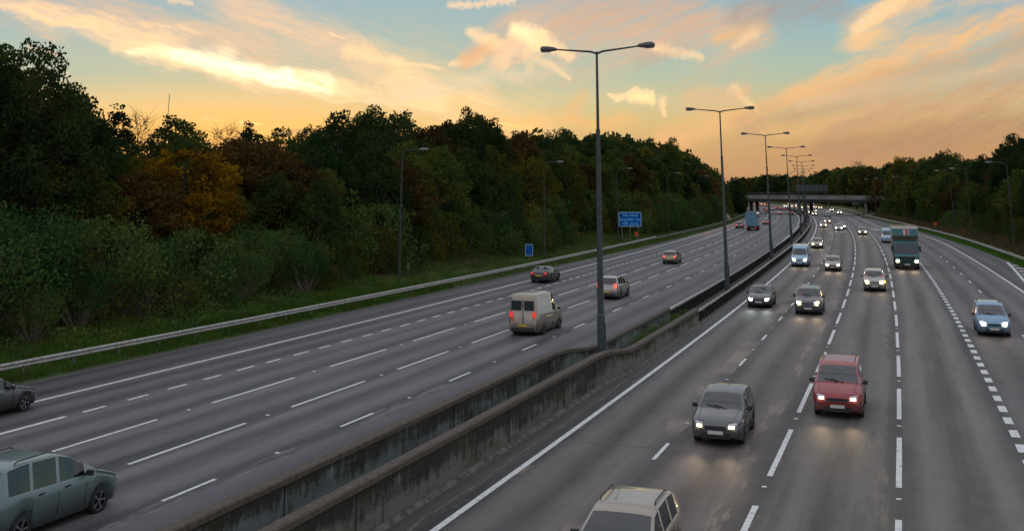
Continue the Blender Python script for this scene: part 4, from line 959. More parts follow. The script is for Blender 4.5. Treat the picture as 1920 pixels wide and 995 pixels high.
# ================================================================== GRASS, WEEDS
def blades(name, m, regions, label, hmin, hmax, w, seed=1, leafy=False, patch=0):
    rg = np.random.default_rng(seed); P_ = []
    for (s0, s1, d0, d1, n) in regions:
        ss = s0+(s1-s0)*rg.random(n)**1.0; tt = rg.random(n)
        for s, t in zip(ss, tt):
            a = d0(s) if callable(d0) else d0; c = d1(s) if callable(d1) else d1; d = a+(c-a)*t
            x, y = SD(s, d)
            if patch and math.sin(x*.61+1.3*math.sin(y*.23))+math.sin(y*.47+1.1*math.sin(x*.31))+.6*math.sin(x*1.9+y*1.3) < patch*rg.uniform(.2, 1.6)-.7: continue
            P_.append((x, y, max(0, ground_z(s, d))))
    P_ = np.array(P_); n = len(P_); a = rg.uniform(0, 2*np.pi, n); h = rg.uniform(hmin, hmax, n)*(.6+.8*(.5+.5*np.sin(P_[:, 0]*.9)*np.cos(P_[:, 1]*.7)))
    dirx = np.cos(a); diry = np.sin(a); lean = rg.uniform(-.5, .5, (n, 2))*h[:, None]
    if leafy:
        c = P_+np.column_stack([lean, h]); t = rg.normal(size=(n, 3)); t /= np.linalg.norm(t, axis=1)[:, None]; b2 = np.cross(t, rg.normal(size=(n, 3))); b2 /= np.linalg.norm(b2, axis=1)[:, None]
        V = np.stack([c-t*w, c-b2*w*.6, c+t*w, c+b2*w*.6], 1).reshape(-1, 3); return tag(npmesh(name, V, np.arange(len(V)).reshape(-1, 4), m), label, 'grass' if 'grass' in name else 'weeds', kind='stuff')
    V = np.stack([P_+np.column_stack([dirx*w, diry*w, np.zeros(n)-.02]), P_-np.column_stack([dirx*w, diry*w, np.zeros(n)+.02]), P_+np.column_stack([lean, h])], 1).reshape(-1, 3)
    return tag(npmesh(name, V, np.arange(len(V)).reshape(-1, 3), m), label, 'grass' if 'grass' in name else 'weeds', kind='stuff')
blades('grass_left', L_grass, [(58, 130, lambda s: eL(s)-.25, -31.0, 70000), (130, 250, lambda s: eL(s)-.2, -34, 38000), (250, 430, lambda s: eL(s)-.2, lambda s: eL(s)-7, 12000)], 'rough green grass on the left verge between guard rail and wood', .10, .46, .03, 1)
blades('weeds_left', L_shrub, [(58, 135, -26.0, -33.5, 40000), (135, 240, -26.5, -35, 18000)], 'leafy nettles and brambles on the left bank below the trees', .1, .85, .075, 2, True, patch=1.0)
blades('dry_grass_left', L_dry, [(58, 260, -28, -35, 9000)], 'dry brown stems in the grass of the left bank', .2, .7, .02, 3)
blades('grass_right', L_grassb, [(150, 330, lambda s: eR(s)+.05, lambda s: eR(s)+1.3, 24000)], 'bright short grass strip under the right guard rail', .05, .16, .04, 4)
blades('rough_grass_right', L_dry, [(150, 420, lambda s: eR(s)+1.8, lambda s: eR(s)+7, 22000)], 'brown rough grass and bramble behind the right guard rail', .25, 1.0, .06, 5)
def median_weeds(name, m, label, n, seed, s0, s1, hm):
    rg = np.random.default_rng(seed); V = []
    cl = [(rg.uniform(s0, s1), rg.uniform(.35, 1.15)) for _ in range(30)]
    for s, d in cl:
        x, y = SD(s, d); k = n//30; hm_ = hm*rg.uniform(.35, 1.0)
        p = np.column_stack([x+rg.normal(0, .22, k), y+rg.normal(0, .35, k), rg.uniform(.05, hm_, k)])
        t = rg.normal(size=(k, 3)); t /= np.linalg.norm(t, axis=1)[:, None]; b2 = np.cross(t, rg.normal(size=(k, 3))); b2 /= np.linalg.norm(b2, axis=1)[:, None]
        V.append(np.stack([p-t*.055, p-b2*.03, p+t*.055, p+b2*.03], 1))
    V = np.concatenate(V).reshape(-1, 3); return tag(npmesh(name, V, np.arange(len(V)).reshape(-1, 4), m), label, 'weeds', kind='stuff')
median_weeds('median_weeds', L_shrub, 'green weeds growing between the two median walls', 6000, 3, 97, 113, .95)
median_weeds('yellow_weeds', L_yweed, 'yellow flowering weeds between the median walls by the tall lamp', 2600, 4, 95, 102, .95)

# ================================================================== VEHICLES
def paint(name, c, rough=.28, metal=.25): 
    m = mat(name, c, rough, metal); m.node_tree.nodes['Principled BSDF'].inputs['Coat Weight'].default_value = .6
    bb, pr = nodes(m); t_ = bb.n('ShaderNodeTexCoord').outputs['Object']
    n_ = bb.noise(t_, 2.5, 5, .65); zz_ = bb.sepxyz(t_)[2]
    grime = bb.m('MULTIPLY', bb.sstep(bb.m('ADD', bb.m('MULTIPLY', zz_, -1.0), bb.m('MULTIPLY', n_, .8)), -.35, .15), .55)
    bb.put(pr.inputs['Base Color'], bb.mix(grime, c, (.07, .06, .055))); bb.put(pr.inputs['Roughness'], bb.m('MULTIPLY_ADD', n_, .25, rough-.08)); return m
PT = dict(red=paint('paint_red', (.26, .02, .022)), silver=paint('paint_silver', (.34, .33, .31), .3, .6), beige=paint('paint_beige', (.30, .26, .21), .3, .5), blue=paint('paint_blue', (.13, .26, .40)), navy=paint('paint_navy', (.03, .05, .10)), black=paint('paint_black', (.018, .018, .02)), white=paint('paint_white', (.62, .62, .60), .3, 0), grey=paint('paint_grey', (.10, .10, .105), .3, .4), teal=paint('paint_teal', (.016, .125, .14)), paleblue=paint('paint_pale_blue', (.28, .42, .55), .3, .1), bronze=paint('paint_bronze', (.16, .11, .08), .3, .5), green=paint('paint_grey_green', (.12, .17, .17), .3, .3))
M_glass = bpy.data.materials.new('tinted_glass'); M_glass.use_nodes = True; M_glass.node_tree.nodes.clear(); gb = NB(M_glass.node_tree)
g1 = gb.n('ShaderNodeBsdfTransparent'); g1.inputs[0].default_value = (.34, .38, .37, 1); g2 = gb.n('ShaderNodeBsdfGlossy'); g2.inputs['Roughness'].default_value = .03; g2.inputs[0].default_value = (.9, .9, .9, 1)
fr = gb.n('ShaderNodeFresnel'); fr.inputs[0].default_value = 1.6; gm = gb.n('ShaderNodeMixShader'); M_glass.node_tree.links.new(gb.m('MULTIPLY_ADD', fr.outputs[0], 1.3, .02, clamp=True), gm.inputs[0]); M_glass.node_tree.links.new(g1.outputs[0], gm.inputs[1]); M_glass.node_tree.links.new(g2.outputs[0], gm.inputs[2])
go_ = gb.n('ShaderNodeOutputMaterial'); M_glass.node_tree.links.new(gm.outputs[0], go_.inputs[0])
M_seat = mat('seat_cloth', (.045, .045, .05), .9); M_dash = mat('dashboard_plastic', (.03, .03, .032), .7); M_dkglass = mat('dark_glass', (.02, .025, .03), .06, 0, spec=.8)
M_tyre = mat('tyre_rubber', (.018, .018, .018), .85); M_rim = mat('alloy_rim', (.30, .30, .31), .35, .8)
M_trim = mat('black_trim', (.02, .02, .021), .6)
M_plateW = mat('plate_white', (.55, .55, .52), .5); M_plateY = mat('plate_yellow', (.60, .45, .03), .5)
M_headW = mat('headlight_warm', (.8, .8, .7), .2, emit=(1.0, .74, .42), estr=14); M_headC = mat('headlight_cool', (.8, .8, .8), .2, emit=(.86, 1.0, .84), estr=14)
M_headO = mat('headlight_off', (.45, .45, .45), .15)
M_tailR = mat('tail_light', (.35, .01, .01), .3, emit=(1.0, .07, .035), estr=2.6); M_tailD = mat('tail_light_dim', (.25, .01, .01), .3, emit=(1.0, .05, .03), estr=.7)
M_ind = mat('indicator_lamp', (.6, .25, .02), .3, emit=(1.0, .42, .02), estr=10); M_indoff = mat('indicator_off', (.35, .14, .02), .3)
M_tailO = mat('tail_light_lens', (.22, .012, .012), .15)
M_side = mat('side_marker', (.6, .25, .1), .3, emit=(1.0, .40, .12), estr=3)
for m in (M_headW, M_headC, M_tailR, M_tailD, M_ind, M_side): m.cycles.emission_sampling = 'NONE'
def lerp_tab(tab, x): return float(np.interp(x, [a for a, _ in tab], [c for _, c in tab]))
SPEC = {
 'hatchback': dict(L=4.1, W=.87, top=[(0, .52), (.12, .70), (.5, .84), (1.0, .93), (1.2, .97), (2.0, 1.38), (2.35, 1.46), (2.9, 1.485), (3.4, 1.46), (3.7, 1.39), (3.98, 1.0), (4.05, .9), (4.1, .6)], belt=[(0, .50), (.12, .68), (1.0, .88), (1.2, .91), (3.9, 1.0), (4.05, .86), (4.1, .58)], ws=(1.2, 2.0), rw=(3.7, 3.98), sw=[(1.5, 2.32), (2.42, 3.2), (3.3, 3.62)], wx=(.78, 3.3), r=.31),
 'saloon': dict(L=4.6, W=.90, top=[(0, .50), (.12, .66), (.6, .82), (1.2, .91), (1.4, .95), (2.25, 1.33), (2.6, 1.41), (3.1, 1.42), (3.5, 1.36), (4.1, 1.03), (4.5, .98), (4.56, .85), (4.6, .6)], belt=[(0, .48), (.12, .64), (1.2, .86), (1.4, .89), (4.1, .96), (4.5, .95), (4.6, .58)], ws=(1.4, 2.25), rw=(3.5, 4.1), sw=[(1.75, 2.55), (2.65, 3.45)], wx=(.85, 3.65), r=.32),
 'estate': dict(L=4.7, W=.91, top=[(0, .52), (.12, .70), (.6, .85), (1.2, .94), (1.4, .98), (2.2, 1.37), (2.6, 1.46), (3.6, 1.48), (4.2, 1.43), (4.55, 1.0), (4.65, .9), (4.7, .6)], belt=[(0, .50), (.12, .68), (1.2, .89), (1.4, .92), (4.5, 1.0), (4.65, .86), (4.7, .58)], ws=(1.4, 2.2), rw=(4.2, 4.55), sw=[(1.72, 2.55), (2.65, 3.4), (3.5, 4.1)], wx=(.87, 3.7), r=.33),
 'suv': dict(L=4.5, W=.94, top=[(0, .62), (.1, .86), (.5, 1.02), (1.15, 1.10), (1.3, 1.14), (1.95, 1.58), (2.3, 1.68), (3.5, 1.71), (4.1, 1.64), (4.38, 1.12), (4.45, 1.0), (4.5, .68)], belt=[(0, .60), (.1, .84), (1.15, 1.05), (1.3, 1.08), (4.35, 1.14), (4.45, .96), (4.5, .66)], ws=(1.3, 1.95), rw=(4.1, 4.38), sw=[(1.6, 2.4), (2.5, 3.3), (3.4, 4.0)], wx=(.85, 3.55), r=.37),
 'mpv': dict(L=4.6, W=.93, top=[(0, .58), (.1, .78), (.6, .98), (.95, 1.08), (1.05, 1.12), (2.0, 1.62), (2.4, 1.74), (3.6, 1.78), (4.2, 1.72), (4.5, 1.15), (4.56, 1.0), (4.6, .66)], belt=[(0, .56), (.1, .76), (.95, 1.02), (1.05, 1.05), (4.45, 1.14), (4.56, .96), (4.6, .64)], ws=(1.05, 2.0), rw=(4.2, 4.5), sw=[(1.5, 2.4), (2.5, 3.3), (3.4, 4.1)], wx=(.85, 3.6), r=.34),
 'van': dict(L=5.4, W=.98, top=[(0, .60), (.1, .88), (.5, 1.08), (.95, 1.22), (1.05, 1.26), (1.75, 1.95), (2.1, 2.22), (2.6, 2.34), (4.8, 2.36), (5.25, 2.32), (5.36, 2.1), (5.4, .7)], belt=[(0, .58), (.1, .86), (.95, 1.15), (1.05, 1.18), (5.2, 1.30), (5.36, 1.28), (5.4, .68)], ws=(1.05, 1.75), rw=(9, 9), sw=[(1.45, 2.35)], wx=(.95, 4.2), r=.34),
}
def smooth_tab(tab, xs):
    y = np.interp(xs, [a for a, _ in tab], [c for _, c in tab]); k = np.array([.25, .5, .25])
    for _ in range(2):
        y2 = y.copy(); y2[1:-1] = (k[0]*y[:-2]+k[1]*y[1:-1]+k[2]*y[2:]); y = y2
    return y
def car_proto(kind):
    sp = SPEC[kind]; L, Wd, r = sp['L'], sp['W'], sp['r']
    xs = np.unique(np.round(np.concatenate([np.arange(0, L+.001, .08), [L], *[[a, c] for a, c in sp['sw']], [sp['ws'][0], sp['ws'][1], min(sp['rw'][0], L), min(sp['rw'][1], L)]]), 3))
    top = smooth_tab(sp['top'], xs); belt = np.minimum(smooth_tab(sp['belt'], xs), top)
    rows = []
    for x, tz, bz in zip(xs, top, belt):
        e = min(x/.45, 1); e2 = min((L-x)/.4, 1); tap = (.80+.20*math.sin(e*math.pi/2))*(.86+.14*math.sin(e2*math.pi/2)); w_ = Wd*tap
        zb = .20+.10*(1-min(1, min(x, L-x)/.25))
        arch = 0
        for wx in sp['wx']:
            dx_ = abs(x-wx); ra = r+.07
            if dx_ < ra: arch = max(arch, .31+math.sqrt(ra*ra-dx_*dx_))
        cab = tz-bz; rw_ = w_*(1-.20*min(1, cab/.45)) if cab > .03 else w_*.92
        ph = []
        z1 = max(zb+.02, arch); mid = max(.5*(zb+bz)+.05, arch+.02); sh_ = max(bz-.05, arch+.03)
        ph = [(0, zb), (w_*.80, zb), (w_*.965, z1), (w_*1.0, mid), (w_*.985, sh_), (w_*.94, max(bz, sh_+.005)), (rw_, max(tz-.045, bz+.008)), (rw_*.90, tz-.008+.004), (rw_*.5, tz+.015), (0, tz+.02)]
        full = [(x, y, z) for y, z in ph] + [(x, -y, z) for y, z in reversed(ph[1:-1])]
        rows.append(full)
    n = len(rows[0]); V = [p for rw in rows for p in rw]; groups = {'body': [], 'windscreen': [], 'rear_window': [], 'sideL': [[] for _ in sp['sw']], 'sideR': [[] for _ in sp['sw']]}
    for a in range(len(rows)-1):
        xm = (xs[a]+xs[a+1])/2
        for c in range(n):
            c2 = (c+1) % n; f = (a*n+c, (a+1)*n+c, (a+1)*n+c2, a*n+c2); dst = groups['body']
            strip = c if c < 9 else 17-c      # 0..8 from floor to roof centre
            cabh = top[a]-belt[a]
            if strip >= 6 and not (strip == 6):
                if sp['ws'][0] < xm < sp['ws'][1]: dst = groups['windscreen']
                elif sp['rw'][0] < xm < sp['rw'][1]: dst = groups['rear_window']
            if strip == 5 and cabh > .10:
                for i, (p, q_) in enumerate(sp['sw']):
                    if p < xm < q_: dst = groups['sideL' if c < 9 else 'sideR'][i]
            dst.append(f)
    def sub(name, faces, m, parent, sm=True):
        ids = sorted({i for f in faces for i in f}); mp = {k: j for j, k in enumerate(ids)}
        me = bpy.data.meshes.new(name); me.from_pydata([(-(V[i][0]), V[i][1], V[i][2]) for i in ids], [], [tuple(mp[i] for i in f) for f in faces]); me.materials.append(m)
        if sm: me.polygons.foreach_set('use_smooth', [True]*len(faces))
        me.update(); o = bpy.data.objects.new(name, me); C.objects.link(o); o.parent = parent; return o
    root = empty('car_root', (0, 0, 0))     # local: front bumper at x = 0, body extends to -x, y left
    ecap = [tuple(reversed(range(n)))]; e2_ = [tuple((len(rows)-1)*n+i for i in range(n))]
    bo = sub('body', groups['body']+ecap+e2_, PT['silver'], root)
    me = bo.data
    for p in me.polygons: 
        if len(p.vertices) > 4: p.use_smooth = False
    if groups['windscreen']: sub('windscreen', groups['windscreen'], M_glass, root)
    if groups['rear_window']: sub('rear_window', groups['rear_window'], M_glass, root)
    for sd in ('sideL', 'sideR'):
        for fs in groups[sd]:
            if fs: sub('side_window', fs, M_glass, root)
    # wheels
    for wx in sp['wx']:
        for sd in (-1, 1):
            mb = MB(); yo = sd*(Wd-.02); yi = sd*(Wd-.24); rows_ = []
            for yy_, rr_ in ((yi, r*.75), (yi, r*.96), ((yi+yo)/2, r), (yo, r*.96), (yo, r*.70)): rows_.append([(-wx+rr_*math.cos(2*math.pi*k/20), yy_, .30+rr_*math.sin(2*math.pi*k/20)) for k in range(20)])
            mb.grid(rows_, closed=True); w_ = mb.build('wheel', M_tyre, root, smooth=True)
            mb = MB(); yo2 = yo-sd*.015
            mb.face([(-wx+r*.12*math.cos(2*math.pi*k/10), yo2, .30+r*.12*math.sin(2*math.pi*k/10)) for k in range(10)])
            for k in range(5):
                a = 2*math.pi*k/5
                for s2 in (-1,):
                    mb.face([(-wx+r*rr_*math.cos(a+da), yo2, .30+r*rr_*math.sin(a+da)) for rr_, da in ((.08, -.6), (.70, -.16), (.70, .16), (.08, .6))])
            for k in range(20): a0, a1 = 2*math.pi*k/20, 2*math.pi*(k+1)/20; mb.face([(-wx+r*rr_*math.cos(a), yo2, .30+r*rr_*math.sin(a)) for rr_, a in ((.62, a0), (.72, a0), (.72, a1), (.62, a1))])
            mb.build('rim', M_rim, w_)
    zt0 = lerp_tab(sp['top'], .12); hz = zt0-.06
    for sd in (-1, 1):
        mb = MB(); rows_ = []
        for yy_, xo, h1, h2 in ((sd*Wd*.50, .0, -.055, .03), (sd*Wd*.62, .03, -.075, .055), (sd*Wd*.76, .09, -.07, .065), (sd*Wd*.85, .22, -.03, .07)):
            rows_.append([(-xo+.03, yy_, hz+h1), (-xo-.00, yy_, hz+h2), (-xo-.12, yy_*.99, hz+h2+.03)])
        mb.grid(rows_); hs_ = mb.build('headlight', M_headO, root, smooth=False)
        mb = MB(); rows_ = []
        for yy_, xo in ((sd*Wd*.53, -.004), (sd*Wd*.62, .022), (sd*Wd*.73, .070)): rows_.append([(-xo+.038, yy_, hz-.048), (-xo+.014, yy_, hz+.012), (-xo-.02, yy_*.995, hz+.036)])
        mb.grid(rows_); mb.build('lamp', M_headW, hs_)
        mb = MB(); mb.box((.0-.05, sd*Wd*.62, .36), (.04, .09, .045)); mb.build('fog_lamp', M_headO, root)
        mb = MB(); zr = lerp_tab(sp['belt'], L-.15)-.02; mb.box((-L+.050, sd*Wd*.735, zr-.07), (.08, .095, .075 if kind not in ('mpv', 'van', 'suv') else .16)); tl_ = mb.build('tail_light', M_tailO, root); mb = MB(); mb.box((-L-.036+.004, sd*Wd*.735, zr-.085), (.006, .075, .045 if kind not in ('mpv', 'van', 'suv') else .08)); mb.build('lamp', M_tailR, tl_)
        mb = MB(); xm = sp['ws'][0]+.42; zb_ = lerp_tab(sp['belt'], xm)+.06; mb.box((-xm, sd*(Wd+.09), zb_), (.05, .085, .065)); mb.box((-xm-.01, sd*(Wd-.02), zb_-.03), (.03, .06, .02)); mb.build('wing_mirror', M_trim, root)
    bz = lerp_tab(sp['belt'], sp['ws'][0]+.4)
    mb = MB(); mb.box((-(sp['ws'][0]+.28), 0, bz-.08), (.26, Wd*.86, .06)); mb.tube([(-(sp['ws'][0]+.60), -.36-.17, bz-.02), (-(sp['ws'][0]+.56), -.36, bz+.10), (-(sp['ws'][0]+.60), -.36+.17, bz-.02)], .014, 5); mb.build('dashboard', M_dash, root)
    mb = MB(); mb.box((-L*.56, 0, bz-.30), (L*.30, Wd*.88, .06)); mb.build('cabin_floor', M_dash, root)
    xseat = sp['ws'][0]+1.25
    for xs_ in ([xseat, xseat+.95] if kind != 'van' else [xseat]):
        for sd in (-.37, .37):
            mb = MB(); mb.box((-xs_, sd, bz+.02), (.07, .23, .30)); mb.box((-xs_+.24, sd, bz-.20), (.25, .24, .07)); mb.box((-xs_-.04, sd, bz+.40), (.045, .12, .085)); mb.build('seat', M_seat, root)
    if kind == 'van':
        for sd in (-1, 1): mb = MB(); mb.box((-L+.005, sd*.40, 1.72), (.012, .30, .27)); mb.build('rear_window', M_dkglass, root)
        mb = MB(); mb.box((-L+.002, 0, 1.25), (.012, .012, .85)); mb.build('rear_door_seam', M_trim, root)
    for xd in [(sp['sw'][0][1]-.25)]+([sp['sw'][1][1]-.25] if len(sp['sw']) > 1 else []):
        for sd in (-1, 1): mb = MB(); mb.box((-xd, sd*(Wd*1.0), lerp_tab(sp['belt'], xd)-.13), (.09, .018, .016)); mb.build('door_handle', M_trim, root)
    mb = MB()
    for sd in (-1, 1): mb.tube([(-sp['ws'][0]+.04, sd*.12+.1, lerp_tab(sp['top'], sp['ws'][0])+.03), (-sp['ws'][0]-.16, sd*.12-.38, lerp_tab(sp['top'], sp['ws'][0]+.16)+.035)], .012, 4)
    mb.build('wiper', M_trim, root)
    mb = MB(); mb.box((.012, 0, hz-.05), (.03, Wd*.42, .05)); mb.box((.02, 0, .34), (.03, Wd*.55, .085)); mb.build('grille', M_trim, root)
    mb = MB(); mb.box((.05, 0, .44), (.008, .26, .055)); mb.build('number_plate', M_plateW, root)
    mb = MB(); mb.box((-L-.012, 0, .60 if kind != 'saloon' else .66), (.01, .26, .055)); mb.build('rear_number_plate', M_plateY, root)
    mb = MB(); mb.box((-L-.005, 0, .36), (.03, Wd*.72, .10)); mb.build('rear_bumper', M_trim, root)
    mb = MB(); mb.box((-L/2, 0, .21), (L/2-.35, Wd*.80, .05)); mb.build('underbody', M_trim, root)
    mb = MB()
    for xd in [sp['sw'][0][0]-.05, (sp['sw'][0][1]+.04)]+([sp['sw'][1][1]+.04] if len(sp['sw']) > 1 else []):
        for sd in (-1, 1): mb.box((-xd, sd*(Wd*.992), .62), (.008, .008, .26))
    mb.build('door_seam', M_trim, root)
    mb = MB(); xa_, xb_ = .22, sp['ws'][0]-.02
    for sd in (-1, 1): mb.tube([(-x_, sd*Wd*(.66+.10*(x_/xb_)), float(np.interp(x_, xs, top))+.006) for x_ in np.linspace(xa_, xb_, 8)], .007, 4)
    mb.tube([(-xa_+.0, yv, float(np.interp(xa_, xs, top))+.010) for yv in np.linspace(-Wd*.66, Wd*.66, 6)], .007, 4); mb.build('bonnet_seam', M_trim, root)
    mb = MB(); mb.box((-L-.004, 0, .56 if kind == 'saloon' else .50), (.006, Wd*.70, .006)); mb.build('boot_seam', M_trim, root)
    if kind in ('estate', 'suv', 'mpv'):
        for sd in (-1, 1): mb = MB(); zt_ = sp['top'][7][1]; mb.tube([(-sp['ws'][1]-.5, sd*Wd*.70, zt_+.0), (-sp['ws'][1]-.6, sd*Wd*.70, zt_+.05), (-L+.9, sd*Wd*.70, zt_+.05), (-L+.8, sd*Wd*.70, zt_)], .018, 5); mb.build('roof_rail', M_trim, root)
    return root
def truck_proto():
    root = empty('truck_root', (0, 0, 0)); 
    mb = MB(); prof = [(0, .55), (.02, .95), (0, 1.25), (-.12, 1.45), (-.38, 2.55), (-.5, 2.68), (-1.9, 2.72), (-1.9, .55)]
    rows = []
    for y in (-1.1, -1.04, 1.04, 1.1): rows.append([(x-(.05 if abs(y) > 1.05 else 0), y, z) for x, z in prof])
    mb.grid(rows, closed=True); mb.face(rows[0]); mb.face(list(reversed(rows[-1]))); mb.build('cab', PT['teal'], root)
    mb = MB(); mb.face([(-.11+.012, -.98, 1.47), (-.11+.012, .98, 1.47), (-.36+.012, .93, 2.45), (-.36+.012, -.93, 2.45)]); mb.build('windscreen', M_dkglass, root)
    for sd in (-1, 1):
        mb = MB(); mb.face([(-.35, sd*1.106, 1.5), (-1.3, sd*1.106, 1.5), (-1.3, sd*1.106, 2.3), (-.55, sd*1.106, 2.3)]); mb.build('side_window', M_dkglass, root)
        mb = MB(); mb.box((.04, sd*.88, .80), (.03, .14, .11)); mb.build('headlight', M_headW, root)
        mb = MB(); mb.box((-.15, sd*1.30, 1.95), (.06, .09, .28)); mb.box((-.2, sd*1.18, 2.15), (.02, .1, .02)); mb.build('wing_mirror', M_trim, root)
        mb = MB(); mb.box((-8.42, sd*1.0, .75), (.03, .14, .09)); mb.build('tail_light', M_tailR, root)
    mb = MB(); mb.box((.035, 0, 1.08), (.02, .75, .14)); mb.box((.03, 0, .80), (.02, .62, .07)); mb.build('grille', M_trim, root)
    mb = MB(); mb.box((.0, 0, .50), (.06, 1.12, .16)); mb.build('bumper', M_trim, root); mb = MB(); mb.box((.07, 0, .5), (.008, .26, .055)); mb.build('number_plate', M_plateW, root)
    # cargo box with an overhang above the cab
    mb = MB(); P_ = [(-2.0, .95), (-2.0, 2.85), (-.55, 2.95), (-.35, 3.15), (-.45, 3.85), (-.75, 3.98), (-8.4, 3.98), (-8.4, .95)]
    rows = [[(x, y, z) for x, z in P_] for y in (-1.25, 1.25)]; mb.grid(rows, closed=True); mb.face(list(rows[0])); mb.face(list(reversed(rows[1]))); bx = mb.build('cargo_box', PT['beige'], root)
    mb = MB(); mb.face([(-.33, -1.2, 3.16), (-.33, 1.2, 3.16), (-.43, 1.2, 3.84), (-.43, -1.2, 3.84)]); mb.build('header_board', PT['teal'], bx)
    mb = MB(); mb.face([(-.33, -.15, 3.24), (-.33, .40, 3.24), (-.41, .40, 3.78), (-.41, -.15, 3.78)]); mb.build('white_patch', mat('patch_white', (.5, .45, .45), .5), bx)
    mb = MB(); mb.face([(-.318, .08, 3.24), (-.318, .30, 3.24), (-.398, .30, 3.78), (-.398, .08, 3.78)]); mb.build('red_patch', mat('patch_red', (.4, .05, .07), .5), bx)
    mb = MB(); mb.box((-5.0, 0, .80), (3.3, .45, .12)); mb.box((-4.2, 1.0, .62), (.8, .2, .22)); mb.box((-4.2, -1.0, .62), (.8, .2, .22)); mb.build('chassis', M_trim, root)
    mb = MB(); mb.box((-.45, 1.22, 3.3), (.03, .02, .05)); mb.build('side_marker', M_side, root)
    for wx in (1.25, 6.4):
        for sd in (-1, 1):
            mb = MB(); r = .48; rows = []; yo, yi = sd*1.14, sd*.70
            for yy_, rr_ in ((yi, r*.7), (yi, r*.97), (yo, r*.97), (yo, r*.6)): rows.append([(-wx+rr_*math.cos(2*math.pi*k/20), yy_, r+rr_*math.sin(2*math.pi*k/20)) for k in range(20)])
            mb.grid(rows, closed=True); w_ = mb.build('wheel', M_tyre, root); mb = MB(); mb.face([(-wx+r*.6*math.cos(2*math.pi*k/14), yo-sd*.03, r+r*.6*math.sin(2*math.pi*k/14)) for k in range(14)]); mb.build('rim', M_rim, w_)
    return root
def lorry_proto():
    root = empty('lorry_root', (0, 0, 0))
    mb = MB(); mb.box((-5.0, 0, 2.45), (4.0, 1.22, 1.5)); bx = mb.build('cargo_box', PT['blue'], root)
    mb = MB(); mb.box((-9.01, 0, 2.45), (.02, .02, 1.4)); mb.box((-9.01, 0, 3.9), (.02, 1.2, .04)); mb.build('rear_door_frame', PT['grey'], bx)
    mb = MB(); mb.box((-.45, 0, 1.65), (.5, 1.1, 1.1)); mb.box((-.55, 0, 2.95), (.4, 1.0, .25)); mb.build('cab', PT['white'], root)
    mb = MB(); mb.face([(.056, -1, 1.7), (.056, 1, 1.7), (.056, 1, 2.5), (.056, -1, 2.5)]); mb.build('windscreen', M_dkglass, root)
    mb = MB(); mb.box((-4.8, 0, .78), (4.1, .5, .14)); mb.box((-8.9, 0, .55), (.08, 1.15, .08)); mb.build('chassis', M_trim, root)
    for sd in (-1, 1): mb = MB(); mb.box((-9.0, sd*.95, .72), (.03, .16, .08)); mb.build('tail_light', M_tailD, root); mb = MB(); mb.box((.07, sd*.85, .8), (.02, .14, .1)); mb.build('headlight', M_headW, root)
    for wx in (1.0, 6.6, 7.8):
        for sd in (-1, 1):
            mb = MB(); r = .48; rows = []; yo, yi = sd*1.16, sd*.72
            for yy_, rr_ in ((yi, r*.7), (yi, r*.97), (yo, r*.97), (yo, r*.6)): rows.append([(-wx+rr_*math.cos(2*math.pi*k/20), yy_, r+rr_*math.sin(2*math.pi*k/20)) for k in range(20)])
            mb.grid(rows, closed=True); w_ = mb.build('wheel', M_tyre, root); mb = MB(); mb.face([(-wx+r*.6*math.cos(2*math.pi*k/14), yo-sd*.03, r+r*.6*math.sin(2*math.pi*k/14)) for k in range(14)]); mb.build('rim', M_rim, w_)
    return root
PROTO = {k: car_proto(k) for k in SPEC}; PROTO['truck'] = truck_proto(); PROTO['lorry'] = lorry_proto()
index_kids()
LEN = {**{k: SPEC[k]['L'] for k in SPEC}, 'truck': 8.4, 'lorry': 9.0}
CATN = dict(hatchback='hatchback', saloon='saloon_car', estate='estate_car', suv='suv_car', mpv='people_carrier', van='van', truck='box_truck', lorry='box_lorry')
used_proto = set()
def setmat(o, m):
    if o.material_slots: o.material_slots[0].link = 'OBJECT'; o.material_slots[0].material = m
def vehicle(kind, colour, s, d, side, label, group, head='W', tail='R', beam=0, ind=False, roof=None):
    """side -1: drives toward the camera (front at s); +1: drives away (rear at s)"""
    r = copy_tree(PROTO[kind]); r.name = CATN[kind]
    Ln = LEN[kind]
    if side < 0: x, y = SD(s, d); rz = heading(s+Ln/2)+math.pi
    else: x, y = SD(s+Ln, d); rz = heading(s+Ln/2)
    if kind == 'truck': r.scale = (1.12, 1.12, 1.14)
    r.location = (x, y, .0); r.rotation_euler = (0, 0, rz); tag(r, label, 'car' if kind not in ('van', 'truck', 'lorry') else {'van': 'van', 'truck': 'truck', 'lorry': 'lorry'}[kind], group)
    for c in r.children:
        b_ = c.name.split('.')[0]
        if b_ == 'body': setmat(c, PT[colour])
        hm_ = {'W': M_headW, 'C': M_headC, '0': M_headO}[head if side < 0 else '0']; tm_ = {'R': M_tailR, 'D': M_tailD}[tail if side > 0 else 'D']
        if b_ in ('headlight', 'tail_light'):
            m_ = hm_ if b_ == 'headlight' else tm_
            if c.children:
                for e in c.children: setmat(e, m_)
                if s > 95 and m_ is not M_headO: setmat(c, m_)      # far off the whole cluster glows
            else: setmat(c, m_)
    if ind:
        sp = SPEC[kind]; mb = MB(); mb.box((-.05, .90*sp['W'], lerp_tab(sp['top'], .12)-.02), (.09, .07, .07)); o = mb.build('indicator', M_ind); o.parent = r
    if beam:
        for sd in (-.55, .55):
            ld = bpy.data.lights.new('headlamp_beam', 'SPOT'); ld.energy = beam; ld.color = (1.0, .70, .38) if head == 'W' else (.85, 1, .85); ld.spot_size = R(50); ld.spot_blend = 1.0; ld.shadow_soft_size = .15
            lo = bpy.data.objects.new('headlamp_beam', ld); C.objects.link(lo); lo.parent = r; lo.location = (.15, sd, .66); lo.rotation_euler = (R(0), R(-87), 0)
    return r
def at_px(u, v, z=0): x, y = px_ground(u, v, z); return nearest(x, y)
